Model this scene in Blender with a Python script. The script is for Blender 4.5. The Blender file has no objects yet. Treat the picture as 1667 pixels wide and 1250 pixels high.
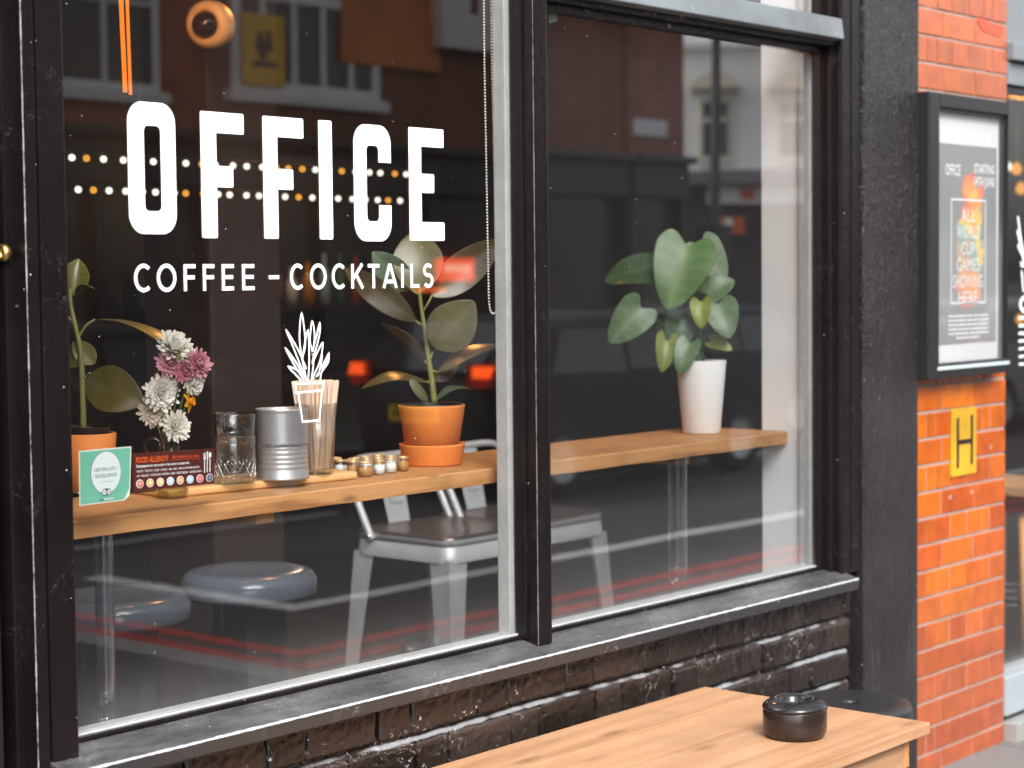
import bpy, bmesh, math, random, bisect
from math import sin, cos, pi, radians, sqrt, atan2
from mathutils import Vector, Matrix, noise
random.seed(7)
scene = bpy.context.scene
COL = scene.collection
V = Vector

# ------------------------------------------------------------------ camera survey
# world: x along the shopfront, y into the cafe (glass at y=0), z up (pavement at 0)
FPX, YAW, PITCH, ROLL = 3100.0, .70703, -.05564, -.01019
CD, CH = 3.0, 1.62
def _basis():
    f = V((cos(YAW)*cos(PITCH), sin(YAW)*cos(PITCH), sin(PITCH)))
    r = V((sin(YAW), -cos(YAW), 0)); u = r.cross(f)
    c, s = cos(ROLL), sin(ROLL)
    return c*r+s*u, -s*r+c*u, f
CR, CU, CF = _basis()
CAM = V((0, -CD, CH))
def ray(px, py):
    return CF + CR*((px-833.5)/FPX) - CU*((py-625)/FPX)
def on_y(px, py, y=0.0):
    d = ray(px, py); return CAM + d*((y+CD)/d.y)
def on_z(px, py, z):
    d = ray(px, py); return CAM + d*((z-CH)/d.z)
def fx(px, y=0.0, py=600): return on_y(px, py, y).x
def fz(px, py, y=0.0): return on_y(px, py, y).z
def mpp(p):                      # metres per photo pixel at a point
    return (V(p)-CAM).dot(CF)/FPX
def mirror(px, py, w):           # a street point that the window reflects there
    p = on_y(px, py, w); return V((p.x, -w, p.z))

# ------------------------------------------------------------------ materials
def nt(name):
    m = bpy.data.materials.new(name); m.use_nodes = True
    t = m.node_tree; t.nodes.clear()
    out = t.nodes.new('ShaderNodeOutputMaterial')
    return m, t, out
def N(t, typ, **kw):
    n = t.nodes.new(typ)
    for k, v in kw.items():
        if k.startswith('i_'):
            key = k[2:]
            key = int(key) if key.isdigit() else key.replace('_', ' ')
            n.inputs[key].default_value = v
        else: setattr(n, k, v)
    return n
def L(t, a, b): t.links.new(a, b)
def rgba(c): return (c[0], c[1], c[2], 1)
def ramp(t, src, stops, interp='LINEAR'):
    r = N(t, 'ShaderNodeValToRGB'); r.color_ramp.interpolation = interp
    e = r.color_ramp.elements
    while len(e) < len(stops): e.new(.5)
    for k, (p, c) in enumerate(stops):
        e[k].position = p; e[k].color = rgba(c) if not isinstance(c, (int, float)) else (c, c, c, 1)
    L(t, src, r.inputs[0]); return r
def coords(t, scale=(1, 1, 1), kind='Object'):
    tc = N(t, 'ShaderNodeTexCoord'); mp = N(t, 'ShaderNodeMapping')
    mp.inputs['Scale'].default_value = scale
    L(t, tc.outputs[kind], mp.inputs[0]); return mp.outputs[0]
def noise_tex(t, vec, scale, detail=4, rough=.55, dist=0):
    n = N(t, 'ShaderNodeTexNoise'); n.inputs['Scale'].default_value = scale
    n.inputs['Detail'].default_value = detail; n.inputs['Roughness'].default_value = rough
    n.inputs['Distortion'].default_value = dist
    L(t, vec, n.inputs['Vector']); return n.outputs[0]
def mixc(t, fac, a, b, mode='MIX'):
    m = N(t, 'ShaderNodeMix', data_type='RGBA', blend_type=mode)
    for k, v in ((0, fac), (6, a), (7, b)):
        if hasattr(v, 'is_linked'): L(t, v, m.inputs[k])
        else: m.inputs[k].default_value = v if k == 0 else rgba(v)
    return m.outputs[2]
def mth(t, op, a, b=0.0, c=None, clamp=False):
    m = N(t, 'ShaderNodeMath', operation=op, use_clamp=clamp)
    for k, v in enumerate((a, b) if c is None else (a, b, c)):
        if hasattr(v, 'is_linked'): L(t, v, m.inputs[k])
        else: m.inputs[k].default_value = v
    return m.outputs[0]
def bump(t, h, strength=.3, dist=.002, chain=None):
    b = N(t, 'ShaderNodeBump'); b.inputs['Strength'].default_value = strength
    b.inputs['Distance'].default_value = dist
    L(t, h, b.inputs['Height'])
    if chain is not None: L(t, chain, b.inputs['Normal'])
    return b.outputs[0]
def bsdf(t, out, color, rough=.5, metal=0, normal=None, **kw):
    b = N(t, 'ShaderNodeBsdfPrincipled')
    for key, v in (('Base Color', color), ('Roughness', rough), ('Metallic', metal)):
        if hasattr(v, 'is_linked'): L(t, v, b.inputs[key])
        else: b.inputs[key].default_value = rgba(v) if key == 'Base Color' else v
    if normal is not None: L(t, normal, b.inputs['Normal'])
    for k, v in kw.items():
        s = b.inputs[k.replace('_', ' ')]
        if hasattr(v, 'is_linked'): L(t, v, s)
        else: s.default_value = v
    L(t, b.outputs[0], out.inputs[0]); return b
MATS = {}
def plain(name, color, rough=.5, metal=0, var=.15, scale=30, bmp=.1, bdist=.001, **kw):
    """a surface with a little colour, gloss and height variation"""
    if name in MATS: return MATS[name]
    m, t, out = nt(name); v = coords(t)
    n = noise_tex(t, v, scale, 5); n2 = noise_tex(t, v, scale*.13, 3)
    dark = tuple(c*(1-var) for c in color); lite = tuple(min(1, c*(1+var)) for c in color)
    s = mth(t, 'MULTIPLY_ADD', n, .5, mth(t, 'MULTIPLY', n2, .5))
    c = ramp(t, s, [(.3, dark), (.7, lite)]).outputs[0]
    r = mth(t, 'MULTIPLY_ADD', n2, rough*.5, rough*.75)
    bsdf(t, out, c, r, metal, bump(t, n, bmp, bdist), **kw)
    MATS[name] = m; return m
def painted(name, color, rough=.3, chip=.0, lump=.3, lump_scale=35, chipcol=(.42, .4, .38), worn=None, lump2=0, ledge=None, blotch=None, spec=.5):
    """old gloss paint: lumps under the film, specks of undercoat where it has chipped"""
    if name in MATS: return MATS[name]
    m, t, out = nt(name); v = coords(t)
    big = noise_tex(t, v, 3.0, 3); n = noise_tex(t, v, lump_scale, 4, .6)
    st = noise_tex(t, coords(t, (40, 40, 3)), 1.0, 3)
    col = ramp(t, big, [(.3, tuple(c*.7 for c in color)), (.7, tuple(c*1.4 for c in color))]).outputs[0]
    if blotch:
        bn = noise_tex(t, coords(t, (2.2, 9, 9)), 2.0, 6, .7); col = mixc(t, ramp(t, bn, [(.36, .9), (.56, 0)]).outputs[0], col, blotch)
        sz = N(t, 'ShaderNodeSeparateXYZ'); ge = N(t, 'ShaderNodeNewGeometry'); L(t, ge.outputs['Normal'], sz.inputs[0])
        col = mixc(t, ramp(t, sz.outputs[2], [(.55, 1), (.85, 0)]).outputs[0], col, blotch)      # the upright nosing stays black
    if ledge:
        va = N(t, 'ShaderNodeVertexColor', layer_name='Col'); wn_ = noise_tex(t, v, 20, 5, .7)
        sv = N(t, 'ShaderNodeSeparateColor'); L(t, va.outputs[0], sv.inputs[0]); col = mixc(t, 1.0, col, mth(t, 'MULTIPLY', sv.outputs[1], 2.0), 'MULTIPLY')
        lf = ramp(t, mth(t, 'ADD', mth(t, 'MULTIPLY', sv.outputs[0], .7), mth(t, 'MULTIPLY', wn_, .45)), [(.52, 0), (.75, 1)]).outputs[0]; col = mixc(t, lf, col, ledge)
    mask = None
    if chip > 0:
        c1 = noise_tex(t, v, 70, 6, .7); c2 = noise_tex(t, v, 9, 3)
        mk = mth(t, 'ADD', mth(t, 'MULTIPLY', c1, .6), mth(t, 'MULTIPLY', c2, .4))
        mask = ramp(t, mk, [(.70-chip*.1, 0), (.715-chip*.1, 1)]).outputs[0]
        vo = N(t, 'ShaderNodeTexVoronoi'); vo.inputs['Scale'].default_value = 30; L(t, v, vo.inputs[0])
        dots = mth(t, 'LESS_THAN', vo.outputs['Distance'], mth(t, 'MULTIPLY_ADD', c2, .22, -.075))
        mask = mth(t, 'MAXIMUM', mask, dots)
        fl = noise_tex(t, v, 17, 4, .6, .6); lin = mth(t, 'LESS_THAN', mth(t, 'ABSOLUTE', mth(t, 'SUBTRACT', fl, .52)), .0030)      # thin curled edges of flakes
        fm = noise_tex(t, v, 6.5, 3); mask = mth(t, 'MAXIMUM', mask, mth(t, 'MULTIPLY', lin, mth(t, 'MULTIPLY', ramp(t, fm, [(.55, 0), (.62, 1)]).outputs[0], min(1, chip*1.3))))
    if worn:
        sx = N(t, 'ShaderNodeSeparateXYZ'); tc = N(t, 'ShaderNodeTexCoord'); L(t, tc.outputs['Object'], sx.inputs[0]); e = None
        for axis, at, w in ([worn] if isinstance(worn, tuple) else worn):          # wear along an edge; on the sill also a painted highlight
            d = mth(t, 'ABSOLUTE', mth(t, 'SUBTRACT', sx.outputs[axis], at))
            q = mth(t, 'SUBTRACT', 1.0, mth(t, 'DIVIDE', d, w), clamp=True); e = q if e is None else mth(t, 'MINIMUM', e, q)
        wn = noise_tex(t, v, 26, 5, .7)
        we = ramp(t, mth(t, 'ADD', mth(t, 'MULTIPLY', e, .6), mth(t, 'MULTIPLY', wn, .7)), [(.62, 0), (.72, 1)]).outputs[0]
        mask = we if mask is None else mth(t, 'MAXIMUM', mask, we)
    if mask is not None: col = mixc(t, mask, col, chipcol)
    r = mth(t, 'MULTIPLY_ADD', st, rough*.8, rough*.6)
    if mask is not None: r = mth(t, 'MAXIMUM', r, mth(t, 'MULTIPLY', mask, .7))
    nb = bump(t, n, lump, .004)
    if lump2:
        ln = noise_tex(t, v, 62, 3, .55, 1.4); lr = ramp(t, ln, [(.40, 0), (.60, 1)])
        pn = noise_tex(t, v, 5, 4, .6); sz2 = N(t, 'ShaderNodeSeparateXYZ'); L(t, v, sz2.inputs[0])
        hi = mth(t, 'MULTIPLY_ADD', sz2.outputs[2], .55, -.45, clamp=True)         # thick lumps high up, smoother near the ground
        amt = mth(t, 'MULTIPLY', mth(t, 'ADD', mth(t, 'MULTIPLY', hi, .9), .25), ramp(t, pn, [(.35, .25), (.65, 1)]).outputs[0])
        nb = bump(t, mth(t, 'MULTIPLY', lr.outputs[0], amt), lump2, .006, nb)
        scr = noise_tex(t, coords(t, (60, 60, 2.5)), 1.0, 5, .7); sm = ramp(t, mth(t, 'ADD', mth(t, 'MULTIPLY', scr, .6), mth(t, 'MULTIPLY', pn, .4)), [(.57, 0), (.66, .22)]).outputs[0]
        col = mixc(t, sm, col, (.20, .19, .19))
    bsdf(t, out, col, r, 0, nb, Specular_IOR_Level=spec); MATS[name] = m; return m
def mixv(t, v):
    n = N(t, 'ShaderNodeTexNoise'); n.inputs['Scale'].default_value = 25; L(t, v, n.inputs[0])
    a = N(t, 'ShaderNodeVectorMath', operation='SCALE'); a.inputs[3].default_value = .06; L(t, n.outputs[1], a.inputs[0])
    b = N(t, 'ShaderNodeVectorMath', operation='ADD'); L(t, v, b.inputs[0]); L(t, a.outputs[0], b.inputs[1]); return b.outputs[0]
def wood(name, light, dark, scale=1.0, axis=0, rough=.45, knots=True, gain=1.0, plank=0, stain=0):
    if name in MATS: return MATS[name]
    m, t, out = nt(name)
    sc = [14*scale]*3; sc[axis] = 1.1*scale
    v = coords(t, sc); v0 = coords(t)
    n = noise_tex(t, v, 1.0, 5, .6, 1.2)
    w = N(t, 'ShaderNodeTexWave', wave_type='RINGS', rings_direction='XYZ'[axis]); w.inputs['Scale'].default_value = .8
    w.inputs['Distortion'].default_value = 5; w.inputs['Detail'].default_value = 3; w.inputs['Detail Scale'].default_value = 1.5
    L(t, v, w.inputs[0])
    fine = noise_tex(t, coords(t, tuple(s*9 if k != axis else s*4 for k, s in enumerate(sc))), 1.0, 3)
    big = noise_tex(t, v0, 2.2, 3)
    s = mth(t, 'ADD', mth(t, 'MULTIPLY', n, .55), mth(t, 'MULTIPLY', w.outputs[1], .25*gain))
    s = mth(t, 'ADD', s, mth(t, 'MULTIPLY', fine, .22))
    s = mth(t, 'ADD', s, mth(t, 'MULTIPLY', big, .22))
    mid = tuple((a*.55+b*.45) for a, b in zip(light, dark))
    col = ramp(t, s, [(.32, dark), (.5, mid), (.75, light)]).outputs[0]
    if knots:
        kv = coords(t, tuple(3.2 if k != axis else 1.1 for k in range(3)))
        vo = N(t, 'ShaderNodeTexVoronoi'); vo.inputs['Scale'].default_value = 2.4*scale; L(t, kv, vo.inputs[0])
        kk = ramp(t, vo.outputs['Distance'], [(.05, 1), (.16, 0)]).outputs[0]
        col = mixc(t, mth(t, 'MULTIPLY', kk, .6), col, tuple(c*.45 for c in dark))
    if plank:
        sx = N(t, 'ShaderNodeSeparateXYZ'); L(t, v0, sx.inputs[0])
        q = mth(t, 'FLOOR', mth(t, 'DIVIDE', sx.outputs[1 if axis == 0 else 0], plank))
        wn = N(t, 'ShaderNodeTexWhiteNoise', noise_dimensions='1D'); L(t, q, wn.inputs['W'])
        col = mixc(t, mth(t, 'MULTIPLY', wn.outputs[0], .4), col, tuple(min(1, c*1.15) for c in light))
    if stain:
        sn = noise_tex(t, v0, 5.0, 5, .65)
        col = mixc(t, ramp(t, sn, [(.52, 0), (.68, stain)]).outputs[0], col, tuple(c*.55 for c in dark))
    bsdf(t, out, col, mth(t, 'MULTIPLY_ADD', n, .25, rough-.1), 0, bump(t, mth(t, 'ADD', fine, n), .25, .001))
    MATS[name] = m; return m
def vcol(name, rough=.5, var=.1, scale=40, bmp=.1, bdist=.001, dirt=None, **kw):
    """colours come from the mesh's own colour attribute"""
    if name in MATS: return MATS[name]
    m, t, out = nt(name); a = N(t, 'ShaderNodeVertexColor', layer_name='Col')
    v = coords(t); n = noise_tex(t, v, scale, 5, .6)
    f = ramp(t, n, [(.3, 1-var), (.7, 1+var)]).outputs[0]
    col = mixc(t, 1.0, a.outputs[0], f, 'MULTIPLY')
    if dirt:
        sp = noise_tex(t, v, 46, 6, .75); big = noise_tex(t, v, 4.0, 3)
        k = mth(t, 'ADD', mth(t, 'MULTIPLY', sp, .7), mth(t, 'MULTIPLY', big, .3))
        col = mixc(t, ramp(t, k, [(.63, 0), (.70, .55)]).outputs[0], col, dirt)
    r = mth(t, 'MULTIPLY_ADD', n, rough*.6, rough*.7)
    bsdf(t, out, col, r, 0, bump(t, n, bmp, bdist), **kw); MATS[name] = m; return m
def emit(name, color, s):
    if name in MATS: return MATS[name]
    m, t, out = nt(name); v = coords(t); n = noise_tex(t, v, 60, 2)
    e = N(t, 'ShaderNodeEmission'); e.inputs[0].default_value = rgba(color)
    L(t, mth(t, 'MULTIPLY_ADD', n, s*.3, s*.85), e.inputs[1]); L(t, e.outputs[0], out.inputs[0]); MATS[name] = m; return m
def glass(name, tint=(.96, .97, .97), base=.06, power=4.0, grime_haze=0, wave=0, top=1.0, smear=0):
    """thin clear glass: what is behind shows through, the street shows in it"""
    if name in MATS: return MATS[name]
    m, t, out = nt(name); v = coords(t)
    lw = N(t, 'ShaderNodeLayerWeight'); lw.inputs[0].default_value = .5
    fac = mth(t, 'MULTIPLY_ADD', mth(t, 'POWER', lw.outputs[1], power), top-base, base)
    tr = N(t, 'ShaderNodeBsdfTransparent'); tr.inputs[0].default_value = rgba(tint)
    gl = N(t, 'ShaderNodeBsdfGlossy'); gl.inputs['Roughness'].default_value = 0.0
    if wave:
        nb = bump(t, noise_tex(t, v, 1.6, 1), wave, .01)
        L(t, nb, gl.inputs['Normal'])
    mx = N(t, 'ShaderNodeMixShader'); L(t, fac, mx.inputs[0]); L(t, tr.outputs[0], mx.inputs[1]); L(t, gl.outputs[0], mx.inputs[2])
    last = mx.outputs[0]
    if wave:
        vo = N(t, 'ShaderNodeTexVoronoi'); vo.inputs['Scale'].default_value = 34; L(t, v, vo.inputs[0])
        wn = N(t, 'ShaderNodeSeparateColor'); L(t, vo.outputs['Color'], wn.inputs[0])
        big = noise_tex(t, v, 3, 3)
        dots = mth(t, 'MULTIPLY', mth(t, 'LESS_THAN', vo.outputs['Distance'], .045), mth(t, 'GREATER_THAN', wn.outputs[0], .80))
        vs = N(t, 'ShaderNodeTexVoronoi'); vs.inputs['Scale'].default_value = 90; L(t, v, vs.inputs[0])
        ws = N(t, 'ShaderNodeSeparateColor'); L(t, vs.outputs['Color'], ws.inputs[0])
        d2 = mth(t, 'MULTIPLY', mth(t, 'LESS_THAN', vs.outputs['Distance'], .07), mth(t, 'GREATER_THAN', ws.outputs[0], .90))
        streak = ramp(t, noise_tex(t, coords(t, (60, 1, 2.0)), 1.0, 4, .7), [(.66, 0), (.78, .035)]).outputs[0]
        sx = N(t, 'ShaderNodeSeparateXYZ'); L(t, v, sx.inputs[0])
        low = mth(t, 'SUBTRACT', 1.0, mth(t, 'DIVIDE', sx.outputs[2], .16), clamp=True)   # grime gathers at the foot
        gn = noise_tex(t, coords(t, (9, 1, 5)), 2.0, 6, .7)
        lowm = mth(t, 'MULTIPLY', mth(t, 'MULTIPLY', low, low), mth(t, 'MULTIPLY', gn, .22))
        k = mth(t, 'ADD', mth(t, 'MULTIPLY', dots, .65), mth(t, 'MULTIPLY', d2, .3))
        k = mth(t, 'ADD', k, mth(t, 'ADD', streak, lowm))
        k = mth(t, 'ADD', k, mth(t, 'MULTIPLY_ADD', big, .006, grime_haze), clamp=True)  # even film: dust plus a veiling haze painted into the glass
        df = N(t, 'ShaderNodeBsdfDiffuse'); df.inputs[0].default_value = (.62, .62, .62, 1)
        m2 = N(t, 'ShaderNodeMixShader'); L(t, k, m2.inputs[0]); L(t, last, m2.inputs[1]); L(t, df.outputs[0], m2.inputs[2]); last = m2.outputs[0]
    L(t, last, out.inputs[0]); MATS[name] = m; return m

# ------------------------------------------------------------------ mesh builder
class MB:
    def __init__(s): s.v = []; s.f = []; s.c = []; s.smooth = []; s.col = (1, 1, 1)
    def add(s, verts, faces, smooth=False, cols=None):
        o = len(s.v)
        s.v += [V(p) for p in verts]; s.f += [tuple(i+o for i in f) for f in faces]
        s.smooth += [smooth]*len(faces)
        s.c += list(cols) if cols else [s.col]*len(verts)
        return s
    def box(s, x0, x1, y0, y1, z0, z1, bev=0.0, mtx=None):
        bm = bmesh.new(); bmesh.ops.create_cube(bm, size=1)
        for p in bm.verts: p.co = V(((x0+x1)/2+p.co.x*(x1-x0), (y0+y1)/2+p.co.y*(y1-y0), (z0+z1)/2+p.co.z*(z1-z0)))
        if bev: bmesh.ops.bevel(bm, geom=bm.edges[:], offset=min(bev, .45*min(abs(x1-x0), abs(y1-y0), abs(z1-z0))), segments=2, affect='EDGES', profile=.6)
        return s.bm(bm, mtx)
    def bm(s, bm, mtx=None, smooth=False):
        bm.verts.index_update()
        s.add([(mtx @ p.co if mtx else p.co.copy()) for p in bm.verts], [[p.index for p in f.verts] for f in bm.faces], smooth)
        bm.free(); return s
    def lathe(s, prof, c=(0, 0, 0), n=40, axis='z', cap=False, mtx=None):
        c = V(c); vs = []; fs = []
        for r, z in prof:
            for k in range(n):
                a = 2*pi*k/n; p = V((r*cos(a), r*sin(a), z))
                if axis == 'y': p = V((p.x, -p.z, p.y))
                if axis == 'x': p = V((p.z, p.x, p.y))
                vs.append((mtx @ p if mtx else p)+c)
        for i in range(len(prof)-1):
            for k in range(n):
                fs.append((i*n+k, i*n+(k+1) % n, (i+1)*n+(k+1) % n, (i+1)*n+k))
        if cap: fs += [tuple(range(n))[::-1], tuple(range((len(prof)-1)*n, len(prof)*n))]
        return s.add(vs, fs, True)
    def tube(s, pts, r, n=10, cap=True):
        pts = [V(p) for p in pts]; rs = r if isinstance(r, (list, tuple)) else [r]*len(pts)
        vs = []; fs = []; prev = None
        for i, p in enumerate(pts):
            d = (pts[min(i+1, len(pts)-1)]-pts[max(i-1, 0)]).normalized()
            if prev is None:
                a = V((0, 0, 1)) if abs(d.z) < .9 else V((1, 0, 0)); u = d.cross(a).normalized()
            else:
                u = prev-d*prev.dot(d); u.normalize()
            prev = u; w = d.cross(u)
            for k in range(n): vs.append(p+(u*cos(2*pi*k/n)+w*sin(2*pi*k/n))*rs[i])
        for i in range(len(pts)-1):
            for k in range(n): fs.append((i*n+k, i*n+(k+1) % n, (i+1)*n+(k+1) % n, (i+1)*n+k))
        if cap: fs += [tuple(range(n))[::-1], tuple(range((len(pts)-1)*n, len(pts)*n))]
        return s.add(vs, fs, True)
    def poly(s, pts): return s.add(pts, [tuple(range(len(pts)))])
    def prism(s, pts, d):       # flat outline pushed along d
        n = len(pts); d = V(d); pts = [V(p) for p in pts]
        fs = [tuple(range(n)), tuple(range(2*n-1, n-1, -1))]+[(k, k+n, (k+1) % n+n, (k+1) % n) for k in range(n)]
        return s.add(pts+[p+d for p in pts], fs)
    def build(s, name, mat, parent=None, label=None):
        me = bpy.data.meshes.new(name)
        off = origin(parent) if parent else V((0, 0, 0))
        me.from_pydata([tuple(p-off) for p in s.v], [], s.f)
        for p, sm in zip(me.polygons, s.smooth): p.use_smooth = sm
        a = me.color_attributes.new('Col', 'FLOAT_COLOR', 'POINT')
        a.data.foreach_set('color', [x for c in s.c for x in (c[0], c[1], c[2], 1.0)])
        me.validate(); me.update()
        o = bpy.data.objects.new(name, me); COL.objects.link(o); o.parent = parent
        me.materials.append(mat)
        if label: o['label'] = label
        return o
def origin(o):
    p = V((0, 0, 0))
    while o is not None: p += o.location; o = o.parent
    return p
def fixn(o):
    bm = bmesh.new(); bm.from_mesh(o.data); bmesh.ops.recalc_face_normals(bm, faces=bm.faces); bm.to_mesh(o.data); bm.free(); return o
def bevel(o, w=.003, seg=2, ang=40):
    fixn(o); m = o.modifiers.new('bevel', 'BEVEL'); m.width = w; m.segments = seg; m.limit_method = 'ANGLE'; m.angle_limit = radians(ang)
    for p in o.data.polygons: p.use_smooth = True
    o.data.set_sharp_from_angle(angle=radians(50)); return o
def thing(name, label, cat, loc=(0, 0, 0), group=None):
    o = bpy.data.objects.new(name, None); COL.objects.link(o); o.location = loc; o.empty_display_size = .1
    return tag(o, label, cat, group)
def tag(o, label, cat, group=None):
    o['label'] = label; o['category'] = cat
    if group: o['group'] = group
    return o
def struct(o): o['kind'] = 'structure'; return o
def dup(root, loc, label=None):
    r = root.copy(); COL.objects.link(r); r.location = loc
    if label: r['label'] = label
    for ch in root.children:
        c = ch.copy(); COL.objects.link(c); c.parent = r
        for g in ch.children:
            d = g.copy(); COL.objects.link(d); d.parent = c
    return r

# lettering laid on a plane facing the street (x right, z up)
def glyphs(mb, body, x0, zb, height, width=None, y=0.0, bold=0.0, align='LEFT', shear=0.0, slope=0.0, face=None):
    cu = bpy.data.curves.new('t', 'FONT'); cu.body = body; cu.offset = bold; cu.shear = shear; cu.resolution_u = 3
    ob = bpy.data.objects.new('t', cu); COL.objects.link(ob)
    me = bpy.data.meshes.new_from_object(ob.evaluated_get(bpy.context.evaluated_depsgraph_get()))
    xs = [p.co.x for p in me.vertices]; a, b = min(xs), max(xs)
    k = height/.72; kx = width/(b-a) if width else k
    sh = {'LEFT': 0, 'CENTER': -.5, 'RIGHT': -1}[align]*(b-a)*kx
    vs = []
    for p in me.vertices:
        X = x0+sh+(p.co.x-a)*kx; Z = zb+p.co.y*k+slope*(X-x0)
        vs.append(face(X, Z) if face else V((X, y, Z)))
    mb.add(vs, [tuple(f.vertices) for f in me.polygons])
    bpy.data.objects.remove(ob); bpy.data.curves.remove(cu); bpy.data.meshes.remove(me)
def ribbon(mb, pts, w, y=0.0, closed=False, face=None, joints=True):
    """a flat painted line through (x, z) points"""
    P = [V((p[0], p[1])) for p in pts]
    f = face or (lambda X, Z: V((X, y, Z)))
    n = len(P); vs = []; fs = []
    for i, p in enumerate(P):
        a = P[i-1] if (i > 0 or closed) else None; b = P[(i+1) % n] if (i < n-1 or closed) else None
        d1 = (p-a).normalized() if a is not None else None; d2 = (b-p).normalized() if b is not None else None
        if d1 is None: d1 = d2
        if d2 is None: d2 = d1
        n1 = V((-d1.y, d1.x)); n2 = V((-d2.y, d2.x)); m = n1+n2
        m = n1 if m.length < .3 else m.normalized()
        k = w/2/max(.45, m.dot(n1))
        vs += [f(*(p+m*k)), f(*(p-m*k))]
    for i in range(n if closed else n-1):
        j = (i+1) % n; fs.append((2*i+1, 2*j+1, 2*j, 2*i))
    mb.add(vs, fs)
def arc(cx, cz, rx, rz, a0, a1, n=24):
    return [(cx+rx*cos(radians(a0+(a1-a0)*k/n)), cz+rz*sin(radians(a0+(a1-a0)*k/n))) for k in range(n+1)]
def disc(mb, cx, cz, rx, rz, y=0.0, n=40, face=None):
    f = face or (lambda X, Z: V((X, y, Z)))
    mb.poly([f(cx+rx*cos(2*pi*k/n), cz+rz*sin(2*pi*k/n)) for k in range(n)])
def rect(mb, x0, x1, z0, z1, y=0.0, face=None):
    f = face or (lambda X, Z: V((X, y, Z)))
    mb.poly([f(x0, z0), f(x1, z0), f(x1, z1), f(x0, z1)])

# leaves
def leaf(mb, B, T, width, Nrm, bend=.1, kind='oval', cup=.15, nu=12, nv=3, cols=None, side_shift=0):
    B = V(B); T = V(T); ax = T-B; Ln = ax.length; a = ax/Ln
    sd = a.cross(V(Nrm)).normalized(); nn = sd.cross(a).normalized()
    vs = []; fs = []; cs = []
    for i in range(nu+1):
        u = i/nu
        if kind == 'oval': w = max(.02, sin(pi*min(1, u**.85*.985+.008)))**.72
        elif kind == 'strap': w = max(.02, sin(pi*(u*.96+.02)))**.5
        else: w = max(.015, (1-u**1.6))**.62*(1-.10*(1-u)**6)*min(1, .72+u*2.2)
        for j in range(-nv, nv+1):
            q = j/nv; uu = u
            if kind == 'heart': uu = u-(.24*sin(min(1, abs(q))*pi*.62))*(1-u)**2.2
            rip = .03*sin(u*9+q*3)*abs(q)
            p = B+ax*uu+sd*(w*q*width/2+side_shift*sin(pi*u)*Ln)+nn*(bend*Ln*(4*u*(1-u)) - bend*Ln*0 + (cup*abs(q)**1.5*w*width/2)+rip*width*.5)
            vs.append(p)
            if cols:
                k = 1-abs(q)*.9; vein = 1.0 if j == 0 else (.35 if (i % 2 == 0) else 0)
                cs.append(tuple(cols[0][c]*(1-vein*.5)+cols[1][c]*vein*.5 for c in range(3)))
    m = 2*nv+1
    for i in range(nu):
        for j in range(m-1): fs.append((i*m+j, i*m+j+1, (i+1)*m+j+1, (i+1)*m+j))
    mb.add(vs, fs, True, cs if cols else None)
def leaf_obj(name, mat, parent, *a, thick=.0006, label=None, **k):
    mb = MB(); leaf(mb, *a, **k); o = mb.build(name, mat, parent, label)
    s = o.modifiers.new('s', 'SOLIDIFY'); s.thickness = thick
    s2 = o.modifiers.new('d', 'SUBSURF'); s2.levels = 1; s2.render_levels = 1
    return o
def curve(pts, n=8):
    """Catmull-Rom through points"""
    P = [V(p) for p in pts]; P = [P[0]*2-P[1]]+P+[P[-1]*2-P[-2]]; out = []
    for i in range(1, len(P)-2):
        for k in range(n):
            t = k/n; a, b, c, d = P[i-1:i+3]
            out.append(.5*((2*b)+(c-a)*t+(2*a-5*b+4*c-d)*t*t+(3*b-a-3*c+d)*t**3))
    out.append(P[-2]); return out
# ------------------------------------------------------------------ palette
BLACK = painted('black gloss paint', (.010, .0085, .009), .28, chip=.0, lump=.25)
BLACKC = painted('black chipped paint', (.0075, .0055, .006), .3, spec=.3, chip=.1, lump=.35)
POSTP = painted('black post paint with worn arris', (.0075, .0055, .006), .3, spec=.3, chip=.12, lump=.35, worn=[('X', -.123, .0042), ('Y', -.0605, .0048)], chipcol=(.34, .32, .31))
MULLP = painted('black mullion paint with worn arris', (.0075, .0055, .006), .3, spec=.3, chip=.12, lump=.35, worn=[('X', 1.324, .004), ('Y', -.0655, .0042)], chipcol=(.16, .15, .145))
LUMPY = painted('black lumpy masonry paint', (.022, .0185, .020), .27, spec=.4, chip=.1, lump=.3, lump_scale=90, lump2=1.0)
SILLP = painted('worn black sill paint with painted edge highlight', (.085, .083, .088), .26, chip=.3, lump=.4, worn=('Z', -.0345, .0042), chipcol=(.50, .51, .52), blotch=(.035, .033, .035))  # pale front edge is wear plus a painted sky highlight
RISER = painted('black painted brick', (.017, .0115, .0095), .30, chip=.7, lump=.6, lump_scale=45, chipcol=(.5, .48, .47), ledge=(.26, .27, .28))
WHITE = plain('white paint', (.70, .71, .70), .4, var=.06, scale=12)
WHITE_OLD = plain('old white bead paint', (.50, .51, .51), .5, var=.18, scale=60, bmp=.4)
VINYL = plain('white vinyl lettering', (.90, .93, .93), .45, var=.02, scale=20, bmp=0)
SHELFW = wood('shelf pine', (.60, .30, .115), (.20, .075, .024), 2.0, 0, .5, stain=.35, gain=1.5)
BLOCKW = wood('cleat pine', (.62, .33, .13), (.38, .17, .06), 2.2, 1, .5, knots=False)
TABLEW = wood('table pine', (.52, .295, .165), (.34, .160, .072), 1.0, 0, .42, plank=.155, gain=.9, stain=.22)
TABLEE = wood('table apron pine', (.60, .30, .10), (.38, .15, .04), 1.8, 1, .45)
BOARDW = wood('board beech', (.80, .50, .22), (.66, .36, .13), 1.4, 0, .4, knots=False, gain=.4)
STIRW = wood('birch stirrers', (.95, .74, .57), (.86, .62, .46), 3, 2, .6, knots=False)
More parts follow.
